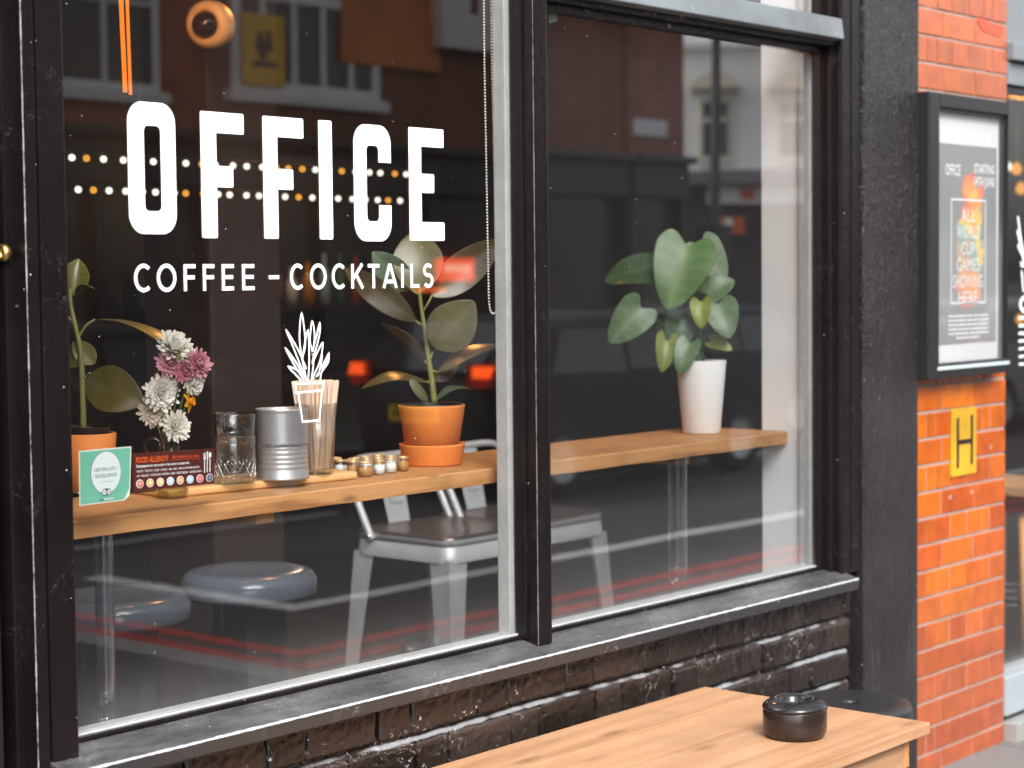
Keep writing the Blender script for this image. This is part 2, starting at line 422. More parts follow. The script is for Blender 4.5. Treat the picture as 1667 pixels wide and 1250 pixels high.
TERRA = plain('terracotta', (.80, .255, .055), .75, var=.08, scale=25, bmp=.1)
SOIL = plain('potting soil', (.035, .024, .017), .95, var=.5, scale=120, bmp=1, bdist=.01)
BLACKPL = plain('black plastic', (.018, .018, .019), .35, var=.1)
CERAM = plain('white glazed pot', (.88, .90, .91), .35, var=.03, scale=10, bmp=.03)
ZINC = plain('tin plate', (.62, .64, .655), .36, .78, var=.12, scale=25, bmp=.12)
STEEL = plain('galvanised steel', (.60, .63, .65), .42, .25, var=.15, scale=18, bmp=.08)
CHROME = plain('chrome', (.75, .75, .75), .12, 1, var=.03)
BLUEV = plain('blue grey vinyl seat', (.13, .155, .195), .16, var=.1, scale=9, bmp=.05)
DARKM = plain('dark metal', (.020, .019, .020), .4, .3)
BRASS = plain('old brass', (.55, .36, .14), .35, 1, var=.3, scale=60)
PANE = glass('window glass', base=.15, grime_haze=.0, wave=.035, power=2.6)
PANE_R = glass('window glass of the right pane', base=.255, grime_haze=.012, wave=.035, power=2.4)
PANE2 = glass('clear window glass', base=.10, grime_haze=.004, wave=.03)
CLEAR = glass('clear drinking glass', (.975, .985, .985), base=.045, power=2.2, top=.75)
TUBEG = glass('clear acrylic', (.96, .975, .98), base=.07, power=1.3, top=.95)
SMOKE = glass('smoked glass', (.80, .81, .82), base=.07, power=1.5, top=.7)
GOLD = plain('gold jar lid', (.78, .60, .36), .38, .6, var=.15)
def leafmat(name, c, tr=.25, rough=.32):
    m, t, out = nt(name); v = coords(t); n = noise_tex(t, v, 22, 5); n2 = noise_tex(t, v, 6, 3)
    a = N(t, 'ShaderNodeVertexColor', layer_name='Col')
    s = mth(t, 'ADD', mth(t, 'MULTIPLY', n, .4), mth(t, 'MULTIPLY', n2, .6))
    f = ramp(t, s, [(.3, (.75, .78, .7)), (.7, (1.25, 1.2, 1.3))]).outputs[0]
    col = mixc(t, 1.0, a.outputs[0], f, 'MULTIPLY')
    b = N(t, 'ShaderNodeBsdfPrincipled'); L(t, col, b.inputs['Base Color']); b.inputs['Roughness'].default_value = rough
    L(t, bump(t, n, .15, .002), b.inputs['Normal'])
    tl = N(t, 'ShaderNodeBsdfTranslucent'); L(t, col, tl.inputs[0])
    mx = N(t, 'ShaderNodeMixShader'); mx.inputs[0].default_value = tr
    L(t, b.outputs[0], mx.inputs[1]); L(t, tl.outputs[0], mx.inputs[2]); L(t, mx.outputs[0], out.inputs[0]); return m
LEAF = leafmat('leaf', (1, 1, 1)); LEAFW = leafmat('waxy leaf', (1, 1, 1), .12, .28)
def petalmat():
    m, t, out = nt('petal'); a = N(t, 'ShaderNodeVertexColor', layer_name='Col')
    n = noise_tex(t, coords(t), 60, 3); col = mixc(t, 1.0, a.outputs[0], ramp(t, n, [(.3, .92), (.6, 1.0)]).outputs[0], 'MULTIPLY')
    d = N(t, 'ShaderNodeBsdfDiffuse'); L(t, col, d.inputs[0]); tl = N(t, 'ShaderNodeBsdfTranslucent'); L(t, col, tl.inputs[0])
    mx = N(t, 'ShaderNodeMixShader'); mx.inputs[0].default_value = .35; L(t, d.outputs[0], mx.inputs[1]); L(t, tl.outputs[0], mx.inputs[2]); L(t, mx.outputs[0], out.inputs[0]); return m
PETAL = petalmat()
STEM = plain('plant stem', (.20, .19, .05), .5, var=.25, scale=40)

# ------------------------------------------------------------------ camera, sky, sun
cam = bpy.data.cameras.new('camera'); co = bpy.data.objects.new('camera', cam); COL.objects.link(co)
co.matrix_world = Matrix(((CR.x, CU.x, -CF.x, 0), (CR.y, CU.y, -CF.y, -CD), (CR.z, CU.z, -CF.z, CH), (0, 0, 0, 1)))
cam.sensor_width = 36; cam.lens = FPX/1667*36; cam.clip_start = .05; cam.clip_end = 2000
cam.dof.use_dof = True; cam.dof.focus_distance = 4.15; cam.dof.aperture_fstop = 3.4
scene.camera = co
SUN_EL, SUN_AZ = radians(43), radians(213)          # azimuth from +y clockwise: veiled sun over the street, a little from the left
w = bpy.data.worlds.new('World'); scene.world = w; w.use_nodes = True; t = w.node_tree; t.nodes.clear()
sky = N(t, 'ShaderNodeTexSky', sky_type='NISHITA', sun_disc=False, sun_elevation=SUN_EL, sun_rotation=SUN_AZ)
sky.air_density = 1.0; sky.dust_density = 4.0; sky.ozone_density = 1.0
hs = N(t, 'ShaderNodeHueSaturation'); hs.inputs['Saturation'].default_value = .22; hs.inputs['Value'].default_value = 2.7      # a white overcast
bg = N(t, 'ShaderNodeBackground'); bg.inputs[1].default_value = .15
wo = N(t, 'ShaderNodeOutputWorld')
L(t, sky.outputs[0], hs.inputs['Color']); L(t, hs.outputs[0], bg.inputs[0]); L(t, bg.outputs[0], wo.inputs[0])
sl = bpy.data.lights.new('sun', 'SUN'); sl.energy = 2.3; sl.angle = radians(26); sl.color = (1, .985, .955)
so = bpy.data.objects.new('sun', sl); COL.objects.link(so)
sd = V((sin(SUN_AZ)*cos(SUN_EL), cos(SUN_AZ)*cos(SUN_EL), sin(SUN_EL)))
so.rotation_euler = sd.to_track_quat('Z', 'Y').to_euler(); so.location = sd*40
scene.view_settings.view_transform = 'Standard'; scene.view_settings.look = 'None'; scene.view_settings.exposure = 0
scene.cycles.max_bounces = 10; scene.cycles.transparent_max_bounces = 24; scene.cycles.glossy_bounces = 5
scene.cycles.caustics_reflective = False; scene.cycles.caustics_refractive = False; scene.cycles.sample_clamp_indirect = 6

# ------------------------------------------------------------------ ground and street
def asphalt(name, a, b, scale):
    m, t, out = nt(name); v = coords(t)
    n = noise_tex(t, v, scale, 6, .7); g = noise_tex(t, v, .6, 4)
    s = mth(t, 'ADD', mth(t, 'MULTIPLY', n, .5), mth(t, 'MULTIPLY', g, .5))
    bsdf(t, out, ramp(t, s, [(.3, a), (.7, b)]).outputs[0], .75, 0, bump(t, n, .4, .01)); return m
def slabs(name):
    m, t, out = nt(name); v = coords(t)
    br = N(t, 'ShaderNodeTexBrick'); br.inputs['Scale'].default_value = 1; br.offset = .5
    for k, q in (('Color1', (.15, .147, .144, 1)), ('Color2', (.20, .195, .19, 1)), ('Mortar', (.10, .10, .10, 1)), ('Mortar Size', .006), ('Brick Width', .75), ('Row Height', .6)): br.inputs[k].default_value = q
    L(t, v, br.inputs[0]); n = noise_tex(t, v, 40, 6, .7); g = noise_tex(t, v, 1.3, 4)
    c = mixc(t, 1.0, br.outputs[0], ramp(t, mth(t, 'ADD', mth(t, 'MULTIPLY', n, .5), mth(t, 'MULTIPLY', g, .5)), [(.3, .55), (.7, 1.2)]).outputs[0], 'MULTIPLY')
    bsdf(t, out, c, .7, 0, bump(t, n, .3, .004)); return m
ASPH = asphalt('asphalt', (.035, .034, .036), (.065, .063, .066), 60); SLAB = slabs('paving slabs')
DPAVE = asphalt('dark asphalt paving', (.045, .042, .043), (.08, .075, .076), 80)
o = MB().poly([(-300, -300, -.135), (300, -300, -.135), (300, 300, -.135), (-300, 300, -.135)]).build('ground', ASPH); struct(o)
o = MB().box(-60, 80, -9.9, -2.72, -.134, -.13).build('road', ASPH); struct(o)
o = MB().box(-60, 80, -2.55, .3, -.30, 0).build('pavement', SLAB); struct(o)
o = MB().box(-60, 5.2, -5.25, -2.55, -.30, -.001).build('pavement', DPAVE); struct(o)
KERB = plain('granite kerb', (.20, .195, .19), .7, var=.2, scale=80)
m = MB()
for k in range(70): m.box(5.36+k*.9, 6.25+k*.9, -2.70, -2.55, -.3, .006, .012)
struct(m.build('kerb', KERB))
m = MB()
for k in range(3): m.box(5.2, 5.36, -5.25+k*.9, -4.36+k*.9, -.3, .006, .012)
struct(m.build('kerb', KERB))
o = MB().box(-60, 80, -15, -9.9, -.3, .0).build('pavement', DPAVE); struct(o)
m = MB()
for k in range(120): m.box(-40+k*.9, -39.11+k*.9, -10.05, -9.9, -.3, .006, .012)
struct(m.build('kerb', KERB))
REDP = plain('red road paint', (.36, .032, .018), .7, var=.5, scale=60); WHTP = plain('white road paint', (.55, .55, .53), .7, var=.25, scale=60)
m = MB(); m.box(5.89, 40, -3.32, -3.20, -.13, -.126); m.box(6.1, 40, -3.56, -3.44, -.13, -.126)
m.box(5.78, 5.89, -5.6, -3.20, -.13, -.1255); m.box(6.0, 6.1, -5.6, -3.44, -.13, -.1255); struct(m.build('road_marking', REDP))
m = MB(); m.box(6.98, 24, -4.52, -4.38, -.13, -.126); m.box(6.84, 6.98, -6.2, -4.38, -.13, -.1255)
for k in range(8): m.box(-6+k*6, -2+k*6, -7.35, -7.23, -.13, -.126)
struct(m.build('road_marking', WHTP))

# ------------------------------------------------------------------ the shop window
S0 = V((2.2, 0, .745))
sw = thing('shop_window', 'black framed cafe window of two big panes with white OFFICE lettering', 'shop window', S0)
m = MB(); m.box(2.077, 2.106, -.060, .03, 0, 3.4, .004); m.box(2.1085, 2.168, -.063, .03, 0, 3.4, .004); m.box(2.060, 2.1, -.019, .7, 0, 3.4, .004); m.box(2.03, 2.1, .10, .7, 0, 3.4, .004)
m.build('frame_post', POSTP, sw, 'left frame post with grooved front')
m = MB(); m.box(3.524, 3.578, -.066, .004, .725, 3.4, .005); m.box(3.517, 3.54, -.034, .003, .74, 3.4, .003); m.box(3.56, 3.584, -.030, .003, .74, 3.4, .003)
m.build('mullion', MULLP, sw)
m = MB(); m.box(4.945, 5.058, -.066, .05, .72, 3.4, .006); m.box(4.922, 4.96, -.045, .04, .73, 3.4, .004); m.box(4.9, 4.93, -.022, .03, .735, 3.4, .003); m.box(5.0, 5.01, -.069, -.05, .73, 3.4, .002)
m.build('frame_post', BLACKC, sw, 'right frame post with stepped mouldings')
zr = fz(1300, 52, -.085)
m = MB(); m.prism([(3.579, -.086, zr), (3.579, -.078, zr+.062), (3.579, .0, zr+.082), (3.579, .0, zr-.006)], (1.353, 0, 0))
RAILP = painted('worn rail paint with painted sky sheen', (.16, .18, .19), .34, chip=.25, lump=.4, lump_scale=50)  # blue grey is the sky's sheen put into the rail's colour
bevel(m.build('transom_rail', RAILP, sw), .004)
m = MB(); m.box(3.579, 4.93, -.05, 0, zr-.016, zr-.001, .004); m.box(3.579, 4.92, -.022, -.001, zr-.036, zr-.014, .005)
m.build('rail_moulding', painted('chipped rail moulding', (.012, .011, .011), .3, chip=.7, lump=.9, lump_scale=80), sw)
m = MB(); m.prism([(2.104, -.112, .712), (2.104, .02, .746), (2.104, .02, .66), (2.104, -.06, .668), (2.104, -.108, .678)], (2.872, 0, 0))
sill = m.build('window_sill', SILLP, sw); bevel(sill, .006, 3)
m = MB(); m.box(2.168, 3.524, -.020, -.002, .738, .7475, .003); m.box(3.578, 4.9, -.020, -.002, .738, .7475, .003)
m.build('sill_bead', BLACKC, sw)
m = MB(); m.box(2.168, 3.524, -.007, -.0015, .746, .7515, .002); m.box(3.578, 4.9, -.007, -.0015, .746, .7510, .002)
m.build('putty', WHITE_OLD, sw)
m = MB(); m.box(3.504, 3.60, .008, .046, .70, 3.3, .003); m.box(4.886, 4.96, .008, .046, .70, 3.3, .003); m.box(2.1, 2.204, .008, .046, .70, 3.3, .003)
m.box(2.1, 3.51, .008, .040, .69, .7525, .003); m.box(3.595, 4.89, .008, .040, .69, .7525, .003)
m.build('inner_frame', WHITE_OLD, sw)
m = MB(); m.poly([(2.16, 0, .74), (3.53, 0, .74), (3.53, 0, 3.35), (2.16, 0, 3.35)]); pane = m.build('glass_pane', PANE, sw)
m = MB(); m.poly([(3.57, 0, .74), (4.93, 0, .74), (4.93, 0, zr), (3.57, 0, zr)]); pane_r = m.build('glass_pane', PANE_R, sw)
m = MB(); m.poly([(3.57, 0, zr+.05), (4.93, 0, zr+.05), (4.93, 0, 3.35), (3.57, 0, 3.35)]); m.build('glass_pane', PANE, sw, 'small pane above the transom rail')

# painted sign: OFFICE
m = MB(); yl = -.0022; lay = [0.0]
zt = (fz(326, 176)+fz(721, 215)+fz(517, 195))/3; zb = (fz(329, 382.5)+fz(721, 396)+fz(517, 390))/3; hh = zt-zb
X = lambda px: fx(px, 0, 290)
def rrect(x0, x1, z0, z1, rx, rz, n=8):
    P = []
    for cx, cz, a in ((x1-rx, z1-rz, 0), (x0+rx, z1-rz, 90), (x0+rx, z0+rz, 180), (x1-rx, z0+rz, 270)):
        for k in range(n+1):
            A = radians(a+90*k/n); P.append((cx+rx*cos(A), cz+rz*sin(A)))
    return P
def ring(mb, A, B, y):
    n = len(A); mb.add([V((a[0], y, a[1])) for a in A]+[V((b[0], y, b[1])) for b in B], [(k, (k+1) % n, (k+1) % n+n, k+n) for k in range(n)])
zo, zu = fz(246, 166.5), fz(246, 381)
ring(m, rrect(X(207.5), X(285.7), zu, zo, .036, .040), rrect(X(234.5), X(261), fz(248, 343.5), fz(248, 205), .010, .011), yl)
def bars(*R):
    for a, b, c, d in R: m.box(a, b, yl-.0002, yl, c, d, 0)
r3 = lambda px, py: fz(px, py)
def soft(x0, x1, z0, z1, r=.004):
    lay[0] += .00012; m.poly([V((p[0], yl-lay[0], p[1])) for p in rrect(x0, x1, z0, z1, r, r, 3)])
th = .166*hh
for s0, s1, armx, midx in ((326, 352, 397, 378.5), (427, 451, 493.6, 476)):
    soft(X(s0), X(s1), zb, zt); soft(X(s0), X(armx), zt-th, zt); soft(X(s0), X(midx), zb+.405*hh, zb+.575*hh)
soft(X(517.6), X(539.6), zb, zt)
zc0, zc1 = fz(605, 392.8), fz(605, 203)
A = rrect(X(574.7), X(635.6), zc0, zc1, .036, .042); B = rrect(X(596), X(615.2), fz(605, 360), fz(605, 237), .010, .011)
n = len(A); cut0, cut1 = fz(625, 334), fz(625, 265)
vs = [V((a[0], yl, a[1])) for a in A]+[V((b[0], yl, b[1])) for b in B]
m.add(vs, [(k, (k+1) % n, (k+1) % n+n, k+n) for k in range(n) if k != n-1])     # the right flank stays open
m.poly([V((X(615.2), yl, B[-1][1])), V((X(635.6), yl, A[-1][1])), V((X(635.6), yl, cut0)), V((X(615.2), yl, cut0))])
m.poly([V((X(615.2), yl, cut1)), V((X(635.6), yl, cut1)), V((X(635.6), yl, A[0][1])), V((X(615.2), yl, B[0][1]))])
soft(X(664), X(684.5), zb, zt); soft(X(664), X(721), zt-th, zt); soft(X(664), X(705), zb+.425*hh, zb+.595*hh); soft(X(664), X(721), zb, zb+th)
m.build('lettering', VINYL, pane, 'big white word OFFICE')
# COFFEE - COCKTAILS
m = MB(); X = lambda px: fx(px, 0, 450)
zb = (fz(297.6, 468.5)+fz(412.8, 469.3)+fz(570, 471.8)+fz(681, 473.2))/4; zt = (fz(297.6, 426.2)+fz(412.8, 428.3)+fz(605, 434.3))/3
h = zt-zb; sw_ = .150*h
def R(*pts):
    lay[0] = (lay[0]+.00012) % .0008; ribbon(m, pts, sw_, yl-lay[0])
def let(ch, p0, p1):
    a, b = X(p0), X(p1); q = sw_/2; z0, z1 = zb, zt; mid = (a+b)/2
    if ch in 'CO':
        z0 -= .02*h; z1 += .02*h; rx = (b-a)/2-q; rz = (z1-z0)/2-q
        if ch == 'O': ribbon(m, arc(mid, (z0+z1)/2, rx, rz, 0, 360, 40)[:-1], sw_, yl, True)
        else:
            rx *= 1.12; ribbon(m, arc(a+q+rx, (z0+z1)/2, rx, rz, 48, 312, 34), sw_, yl)
    elif ch in 'FE':
        R((a+q, z0), (a+q, z1)); R((a, z1-q), (b, z1-q)); R((a, (z0+z1)/2+.01*h), (b-.05*(b-a), (z0+z1)/2+.01*h))
        if ch == 'E': R((a, z0+q), (b, z0+q))
    elif ch == 'K': R((a+q, z0), (a+q, z1)); R((a+q, z0+.36*h), (b-q, z1)); R((a+q+.30*(b-a), z0+.56*h), (b-q*.8, z0))
    elif ch == 'T': R((mid, z0), (mid, z1)); R((a, z1-q), (b, z1-q))
    elif ch == 'A': R((a+q, z0), (mid-.0004, z1)); R((b-q, z0), (mid+.0004, z1)); R((a+.22*(b-a), z0+.27*h), (b-.22*(b-a), z0+.27*h))
    elif ch == 'I': R((mid, z0), (mid, z1))
    elif ch == 'L': R((a+q, z0), (a+q, z1)); R((a, z0+q), (b, z0+q))
    elif ch == 'S':
        rx = (b-a)/2-q; r1 = h*.245-q*.4; 
        P = arc(mid, z1+.02*h-q-r1, rx*.92, r1, 35, 262, 16)+arc(mid, z0-.02*h+q+r1*1.1, rx, r1*1.1, 82, -145, 16)
        ribbon(m, P, sw_, yl)
    elif ch == '-': R((a, zb+.49*h), (b, zb+.49*h))
for ch, a, b in (('C', 217, 245.6), ('O', 254, 286), ('F', 297.6, 317), ('F', 329, 348), ('E', 359.7, 379.5), ('E', 392.8, 412.8), ('-', 436, 453),
                 ('C', 471, 494), ('O', 503.6, 530.5), ('C', 539, 562), ('K', 570.7, 591), ('T', 597.6, 616.5), ('A', 621, 645.7), ('I', 651, 657), ('L', 667, 681), ('S', 687.5, 704.5)): let(ch, a, b)
m.build('lettering', VINYL, pane, 'white line COFFEE - COCKTAILS')
# the line drawing of a plant in a pot
m = MB(); lay[0] = 0
def draw(mb, Z, pts, w, closed=False, smooth=True):
    P = [Z(*p) for p in pts]
    if smooth and len(P) > 2: P = [(q.x, q.y) for q in curve([V((a, b, 0)) for a, b in P], 5)]
    lay[0] += .00012; ribbon(mb, P, w, yl-lay[0], closed)
K = 3.907
def ZP(a, b): p = on_y(330+a/K, 480+b/K); return (p.x, p.z)
PLANT = [[(655, 545), (612, 300), (625, 118), (648, 300), (630, 400)], [(655, 545), (570, 330), (527, 225), (600, 345), (655, 470)],
         [(640, 545), (575, 440), (522, 340), (590, 430), (640, 520)], [(625, 548), (580, 500), (540, 456), (600, 480), (650, 530)],
         [(665, 545), (672, 400), (664, 226), (640, 330), (628, 420)], [(685, 540), (700, 420), (690, 350), (676, 290), (690, 168), (706, 260), (692, 380)],
         [(690, 430), (735, 260), (738, 180), (718, 260), (690, 360)], [(690, 530), (740, 420), (757, 305), (720, 370), (690, 440)],
         [(690, 530), (730, 500), (750, 410), (752, 375)], [(700, 530), (770, 450), (795, 372), (765, 430), (735, 500), (690, 535)], [(740, 540), (750, 490), (790, 430), (796, 375)]]
for c in PLANT: draw(m, ZP, c, .0042)
draw(m, ZP, [(584, 565), (762, 558), (758, 606), (586, 622)], .0045, True, False)
draw(m, ZP, [(600, 622), (628, 806), (734, 797), (752, 608)], .0045, False, False)
m.build('painted_plant', VINYL, pane)

# ------------------------------------------------------------------ brick riser under the window
def riser():
    x0, x1, z0, z1 = 2.085, 5.012, 0, .672
    nx, nz = 800, 190; ch = .0945; top = .672
    joints = {}
    def row_joints(r):
        if r not in joints:
            J = []; x = 1.9+random.random()*.2; k = r % 2
            while x < 5.2: x += (.222 if k % 2 else .112)+random.uniform(-.006, .006); J.append(x); k += 1
            joints[r] = J
        return joints[r]
    vs = []; fs = []; cs = []
    for j in range(nz+1):
        z = z0+(z1-z0)*j/nz
        for i in range(nx+1):
            x = x0+(x1-x0)*i/nx
            wob = .0045*noise.noise((x*3, z*3, 1.7))+.0022*noise.noise((x*19, 0, z*9))
            zz = z+wob; r = math.floor((zz-.004)/ch); f = (zz-.004)/ch-r
            d = .004*noise.noise((x*9, r*5.3, z*14))+.0022*noise.noise((x*45, 3, z*45))+.0012*noise.noise((x*110, 7, z*110))
            RJ = row_joints(r); xi = x+.004*noise.noise((x*20, 2, z*20)); bi = bisect.bisect(RJ, xi)
            jd = min(abs(xi-RJ[min(bi, len(RJ)-1)]), abs(xi-RJ[max(bi-1, 0)])); tone = .006*noise.noise((bi*7.3, r*3.1, 0))
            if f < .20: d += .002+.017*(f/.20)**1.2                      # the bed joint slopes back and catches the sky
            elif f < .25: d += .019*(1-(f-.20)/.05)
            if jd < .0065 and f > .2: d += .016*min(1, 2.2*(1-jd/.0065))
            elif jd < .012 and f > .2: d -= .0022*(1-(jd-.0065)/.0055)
            vs.append((x, -.052+d+tone, z)); lv = max(0, 1-abs(f-.08)/.11)*max(0, min(1, .85+noise.noise((x*3, r*3.7, 2))*.9+noise.noise((x*19, r*2.1, 5))*.5)); cs.append((lv, (.45+.9*abs(noise.noise((bi*3.3, r*7.7, 9))))*(.25 if (jd < .0065 and f > .2) else 1)*(1.5 if f > .9 else 1), 0))  # pale bed joints and brick tops: sky light put into the colour
    for j in range(nz):
        for i in range(nx):
            a = j*(nx+1)+i; fs.append((a, a+1, a+nx+2, a+nx+1))
    m = MB(); m.add(vs, fs, True, cs); m.col = (0, .3, 0); m.box(2.085, 5.012, -.02, .03, 0, .672)
    m.box(5.012, 5.066, -.02, .03, 0, .68)
    return m
wt = thing('brick_wall', 'low black painted brick wall under the cafe window with shiny lumpy joints', 'brick wall', (2.2, -.05, 0))
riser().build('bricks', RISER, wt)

# pilaster
pl = thing('pilaster', 'thick black pilaster with lumpy glossy paint between window and orange bricks', 'pilaster', (5.24, -.07, 0))
m = MB(); m.box(5.064, 5.402, -.074, .2, 0, 3.6, .006); m.build('shaft', LUMPY, pl)
# ------------------------------------------------------------------ orange glazed brick pier
YP = -.05
ORANGE = vcol('orange glazed brick', .2, .24, 14, .22, .0015, dirt=(.50, .36, .30), Coat_Weight=.3)
MORT = plain('grey pink mortar', (.36, .25, .21), .9, var=.25, scale=60, bmp=.5)
pr = thing('brick_pier', 'pier of orange glazed bricks at the corner beside the black pilaster', 'brick pier', (5.7, YP, 0))
ys = [736.5, 774.8, 815.7, 856, 894.5, 935, 975, 1016, 1054, 1092.5, 1133, 1176, 1217]
zs = [fz(1635, q, YP) for q in ys]; dz = (zs[0]-zs[-1])/12; ztop = zs[0]
st = [fx(p, YP) for p in (1473, 1534, 1586)]+[6.062]; he = [fx(p, YP) for p in (1473, 1490, 1509, 1524, 1548, 1575, 1600, 1613)]+[6.062]
m = MB(); g = .0062
for r in range(-24, 14):
    zt_ = ztop-(r-1)*dz if False else ztop-r*dz; zb_ = zt_-dz
    if zt_ < .0: continue
    zb_ = max(zb_, -.02)
    row = st if (r % 2 == 1) else he
    hgt = (zt_+zb_)/2
    for a, b in zip(row[:-1], row[1:]):
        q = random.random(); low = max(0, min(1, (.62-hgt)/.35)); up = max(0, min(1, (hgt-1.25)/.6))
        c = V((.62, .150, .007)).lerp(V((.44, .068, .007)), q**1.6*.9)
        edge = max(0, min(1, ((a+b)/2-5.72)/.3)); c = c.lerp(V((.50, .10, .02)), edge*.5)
        c = c.lerp(V((.34, .075, .035)), low*.75).lerp(V((.40, .088, .028)), up*.75)  # salmon of the upper bricks is sky reflection put into their colour
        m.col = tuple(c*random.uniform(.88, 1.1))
        yo = random.uniform(-.0012, .0012)
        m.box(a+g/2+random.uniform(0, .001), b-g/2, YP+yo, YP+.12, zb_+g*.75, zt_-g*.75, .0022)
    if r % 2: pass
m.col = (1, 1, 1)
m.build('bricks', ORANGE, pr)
MB().box(5.40, 6.056, YP+.0028, .25, -.02, 3.6).build('mortar', MORT, pr)
for px, py in ((1546, 809), (1581, 800), (1612, 727)): MB().lathe([(0.0003, -.004), (.007, -.002), (.008, .002)], tuple(on_y(px, py, YP)), 10, 'y').build('paint_spot', WHITE, pr)
m = MB(); P = [on_y(1590, 28, YP-.003), on_y(1634, 44, YP-.003), on_y(1630, 60, YP-.003), on_y(1600, 50, YP-.003)]
m.poly(P[::-1]); tag(m.build('tape', plain('red tape', (.75, .10, .05), .5, var=.2)), 'torn piece of bright red tape high on the brick pier', 'tape')

# poster case
yc = -.112
pc = thing('poster_case', 'black wall mounted poster case with a football screening poster on orange bricks', 'poster case', on_y(1575, 400, YP))
x0, x1 = fx(1512.5, yc, 400), fx(1641, yc, 400); z1 = (fz(1512.5, 147.7, yc)+fz(1642, 166, yc))/2; z0 = (fz(1512.5, 620, yc)+fz(1639.5, 605, yc))/2
px0, px1 = fx(1520.5, yc+.02, 400), fx(1632, yc+.02, 400); pz1 = (fz(1520.5, 174, yc+.02)+fz(1631, 189, yc+.02))/2; pz0 = (fz(1520.5, 592, yc+.02)+fz(1632, 582, yc+.02))/2
m = MB(); ft = px0-x0; 
m.box(x0, px0, yc, YP-.001, z0, z1, .005); m.box(px1, x1, yc, YP-.001, z0, z1, .005); m.box(px0, px1, yc+.0005, YP-.001, pz1, z1, .004); m.box(px0, px1, yc+.0005, YP-.001, z0, pz0, .004)
m.box(px0-.001, px0+.012, yc+.010, YP-.02, pz0, pz1, .002); m.box(px1-.012, px1+.001, yc+.010, YP-.02, pz0, pz1, .002); m.box(px0, px1, yc+.010, YP-.02, pz1-.012, pz1+.001, .002)
FRM = plain('satin black frame', (.018, .017, .018), .35, var=.1); m.build('frame', FRM, pc)
m = MB(); m.box(px0-.012, px1+.01, yc-.004, yc+.004, pz0-.022, pz0-.010, .002); m.build('frame_edge', plain('pale frame edge', (.50, .58, .62), .35, var=.1), pc)
m = MB(); rect(m, px0, px1, pz0, pz1, yc+.030); back = m.build('backing_paper', plain('backing paper', (.66, .68, .68), .6, var=.06, scale=8), pc)
qx0, qx1 = fx(1528, yc+.028, 400), fx(1622, yc+.028, 400); qz1 = (fz(1528, 233, yc+.028)+fz(1622, 240, yc+.028))/2; qz0 = (fz(1528, 563, yc+.028)+fz(1622, 554, yc+.028))/2
def poster_mat():
    m, t, out = nt('poster print'); tc = N(t, 'ShaderNodeTexCoord'); v = coords(t, (1, 1, 1), 'Generated')
    sx = N(t, 'ShaderNodeSeparateXYZ'); L(t, tc.outputs['Generated'], sx.inputs[0])
    n = noise_tex(t, coords(t, (3, 1, 6), 'Generated'), 1.3, 5, .65); n2 = noise_tex(t, coords(t, (5, 3, 9), 'Generated'), 1.0, 3)
    dx = mth(t, 'SUBTRACT', sx.outputs[0], mth(t, 'MULTIPLY_ADD', n2, .35, .37)); dz_ = mth(t, 'SUBTRACT', sx.outputs[2], .52)
    d = mth(t, 'ADD', mth(t, 'POWER', mth(t, 'DIVIDE', dx, .24), 2), mth(t, 'POWER', mth(t, 'ABSOLUTE', mth(t, 'DIVIDE', dz_, .36)), 4))
    blob = ramp(t, mth(t, 'ADD', d, mth(t, 'MULTIPLY_ADD', n, 1.6, -.8)), [(.45, 1), (.9, 0)]).outputs[0]
    hue = ramp(t, mth(t, 'ADD', mth(t, 'MULTIPLY', sx.outputs[2], .6), mth(t, 'MULTIPLY', n2, .5)), [(.3, (.70, .09, .04)), (.42, (.85, .32, .05)), (.52, (.12, .33, .36)), (.6, (.80, .55, .08)), (.68, (.85, .30, .06)), (.8, (.78, .07, .06))]).outputs[0]
    col = mixc(t, blob, (.20, .215, .215), hue)
    bsdf(t, out, col, .4); MATS['poster print'] = m; return m
m = MB(); rect(m, qx0, qx1, qz0, qz1, yc+.0285); pst = m.build('poster', poster_mat(), pc)
m = MB(); yq = yc+.0275; W_ = qx1-qx0; H_ = qz1-qz0
gx = lambda u: qx0+u*W_
gz = lambda v: qz1-v*H_
glyphs(m, 'OFFICE', gx(.11), gz(.155), .036, W_*.25, yq, .02)
glyphs(m, 'STARTING', gx(.60), gz(.135), .030, W_*.36, yq, .02); glyphs(m, '14TH JUNE', gx(.60), gz(.20), .030, W_*.36, yq, .02)
for k, (s, wd) in enumerate((('ALL', .24), ('WORLD', .40), ('CUP', .24), ('GAMES', .40), ('SHOWING', .52), ('HERE', .32))):
    glyphs(m, s, gx(.50), gz(.385+k*.083), .043, W_*wd, yq, 0, 'CENTER')
ribbon(m, [(gx(.21), gz(.275)), (gx(.80), gz(.275)), (gx(.80), gz(.795)), (gx(.21), gz(.795))], .006, yq, True)
for k in range(6):      # the small print, too fine to read
    u = .17; e = .86 if k < 5 else .70
    if k == 5: u = .30
    while u < e:
        wd = random.uniform(.02, .07); rect(m, gx(u), gx(min(e, u+wd)), gz(.855+k*.022+.011), gz(.855+k*.022), yq); u += wd+.012
m.build('print', plain('poster white ink', (.78, .80, .80), .5, var=.05), pst)
m = MB(); rect(m, px0, px1, pz0, pz1, yc+.016); m.build('glazing', glass('case glazing', base=.07, grime_haze=.05, wave=.05), pc)  # diffuse film paints a washed-out haze over the poster
for py in (275, 497):
    MB().lathe([(0, -.016), (.008, -.014), (.0105, -.008), (.011, 0)], (x1+.006, yc+.02, fz(1641, py, yc)), 16, 'y').build('lock', CHROME, pc)

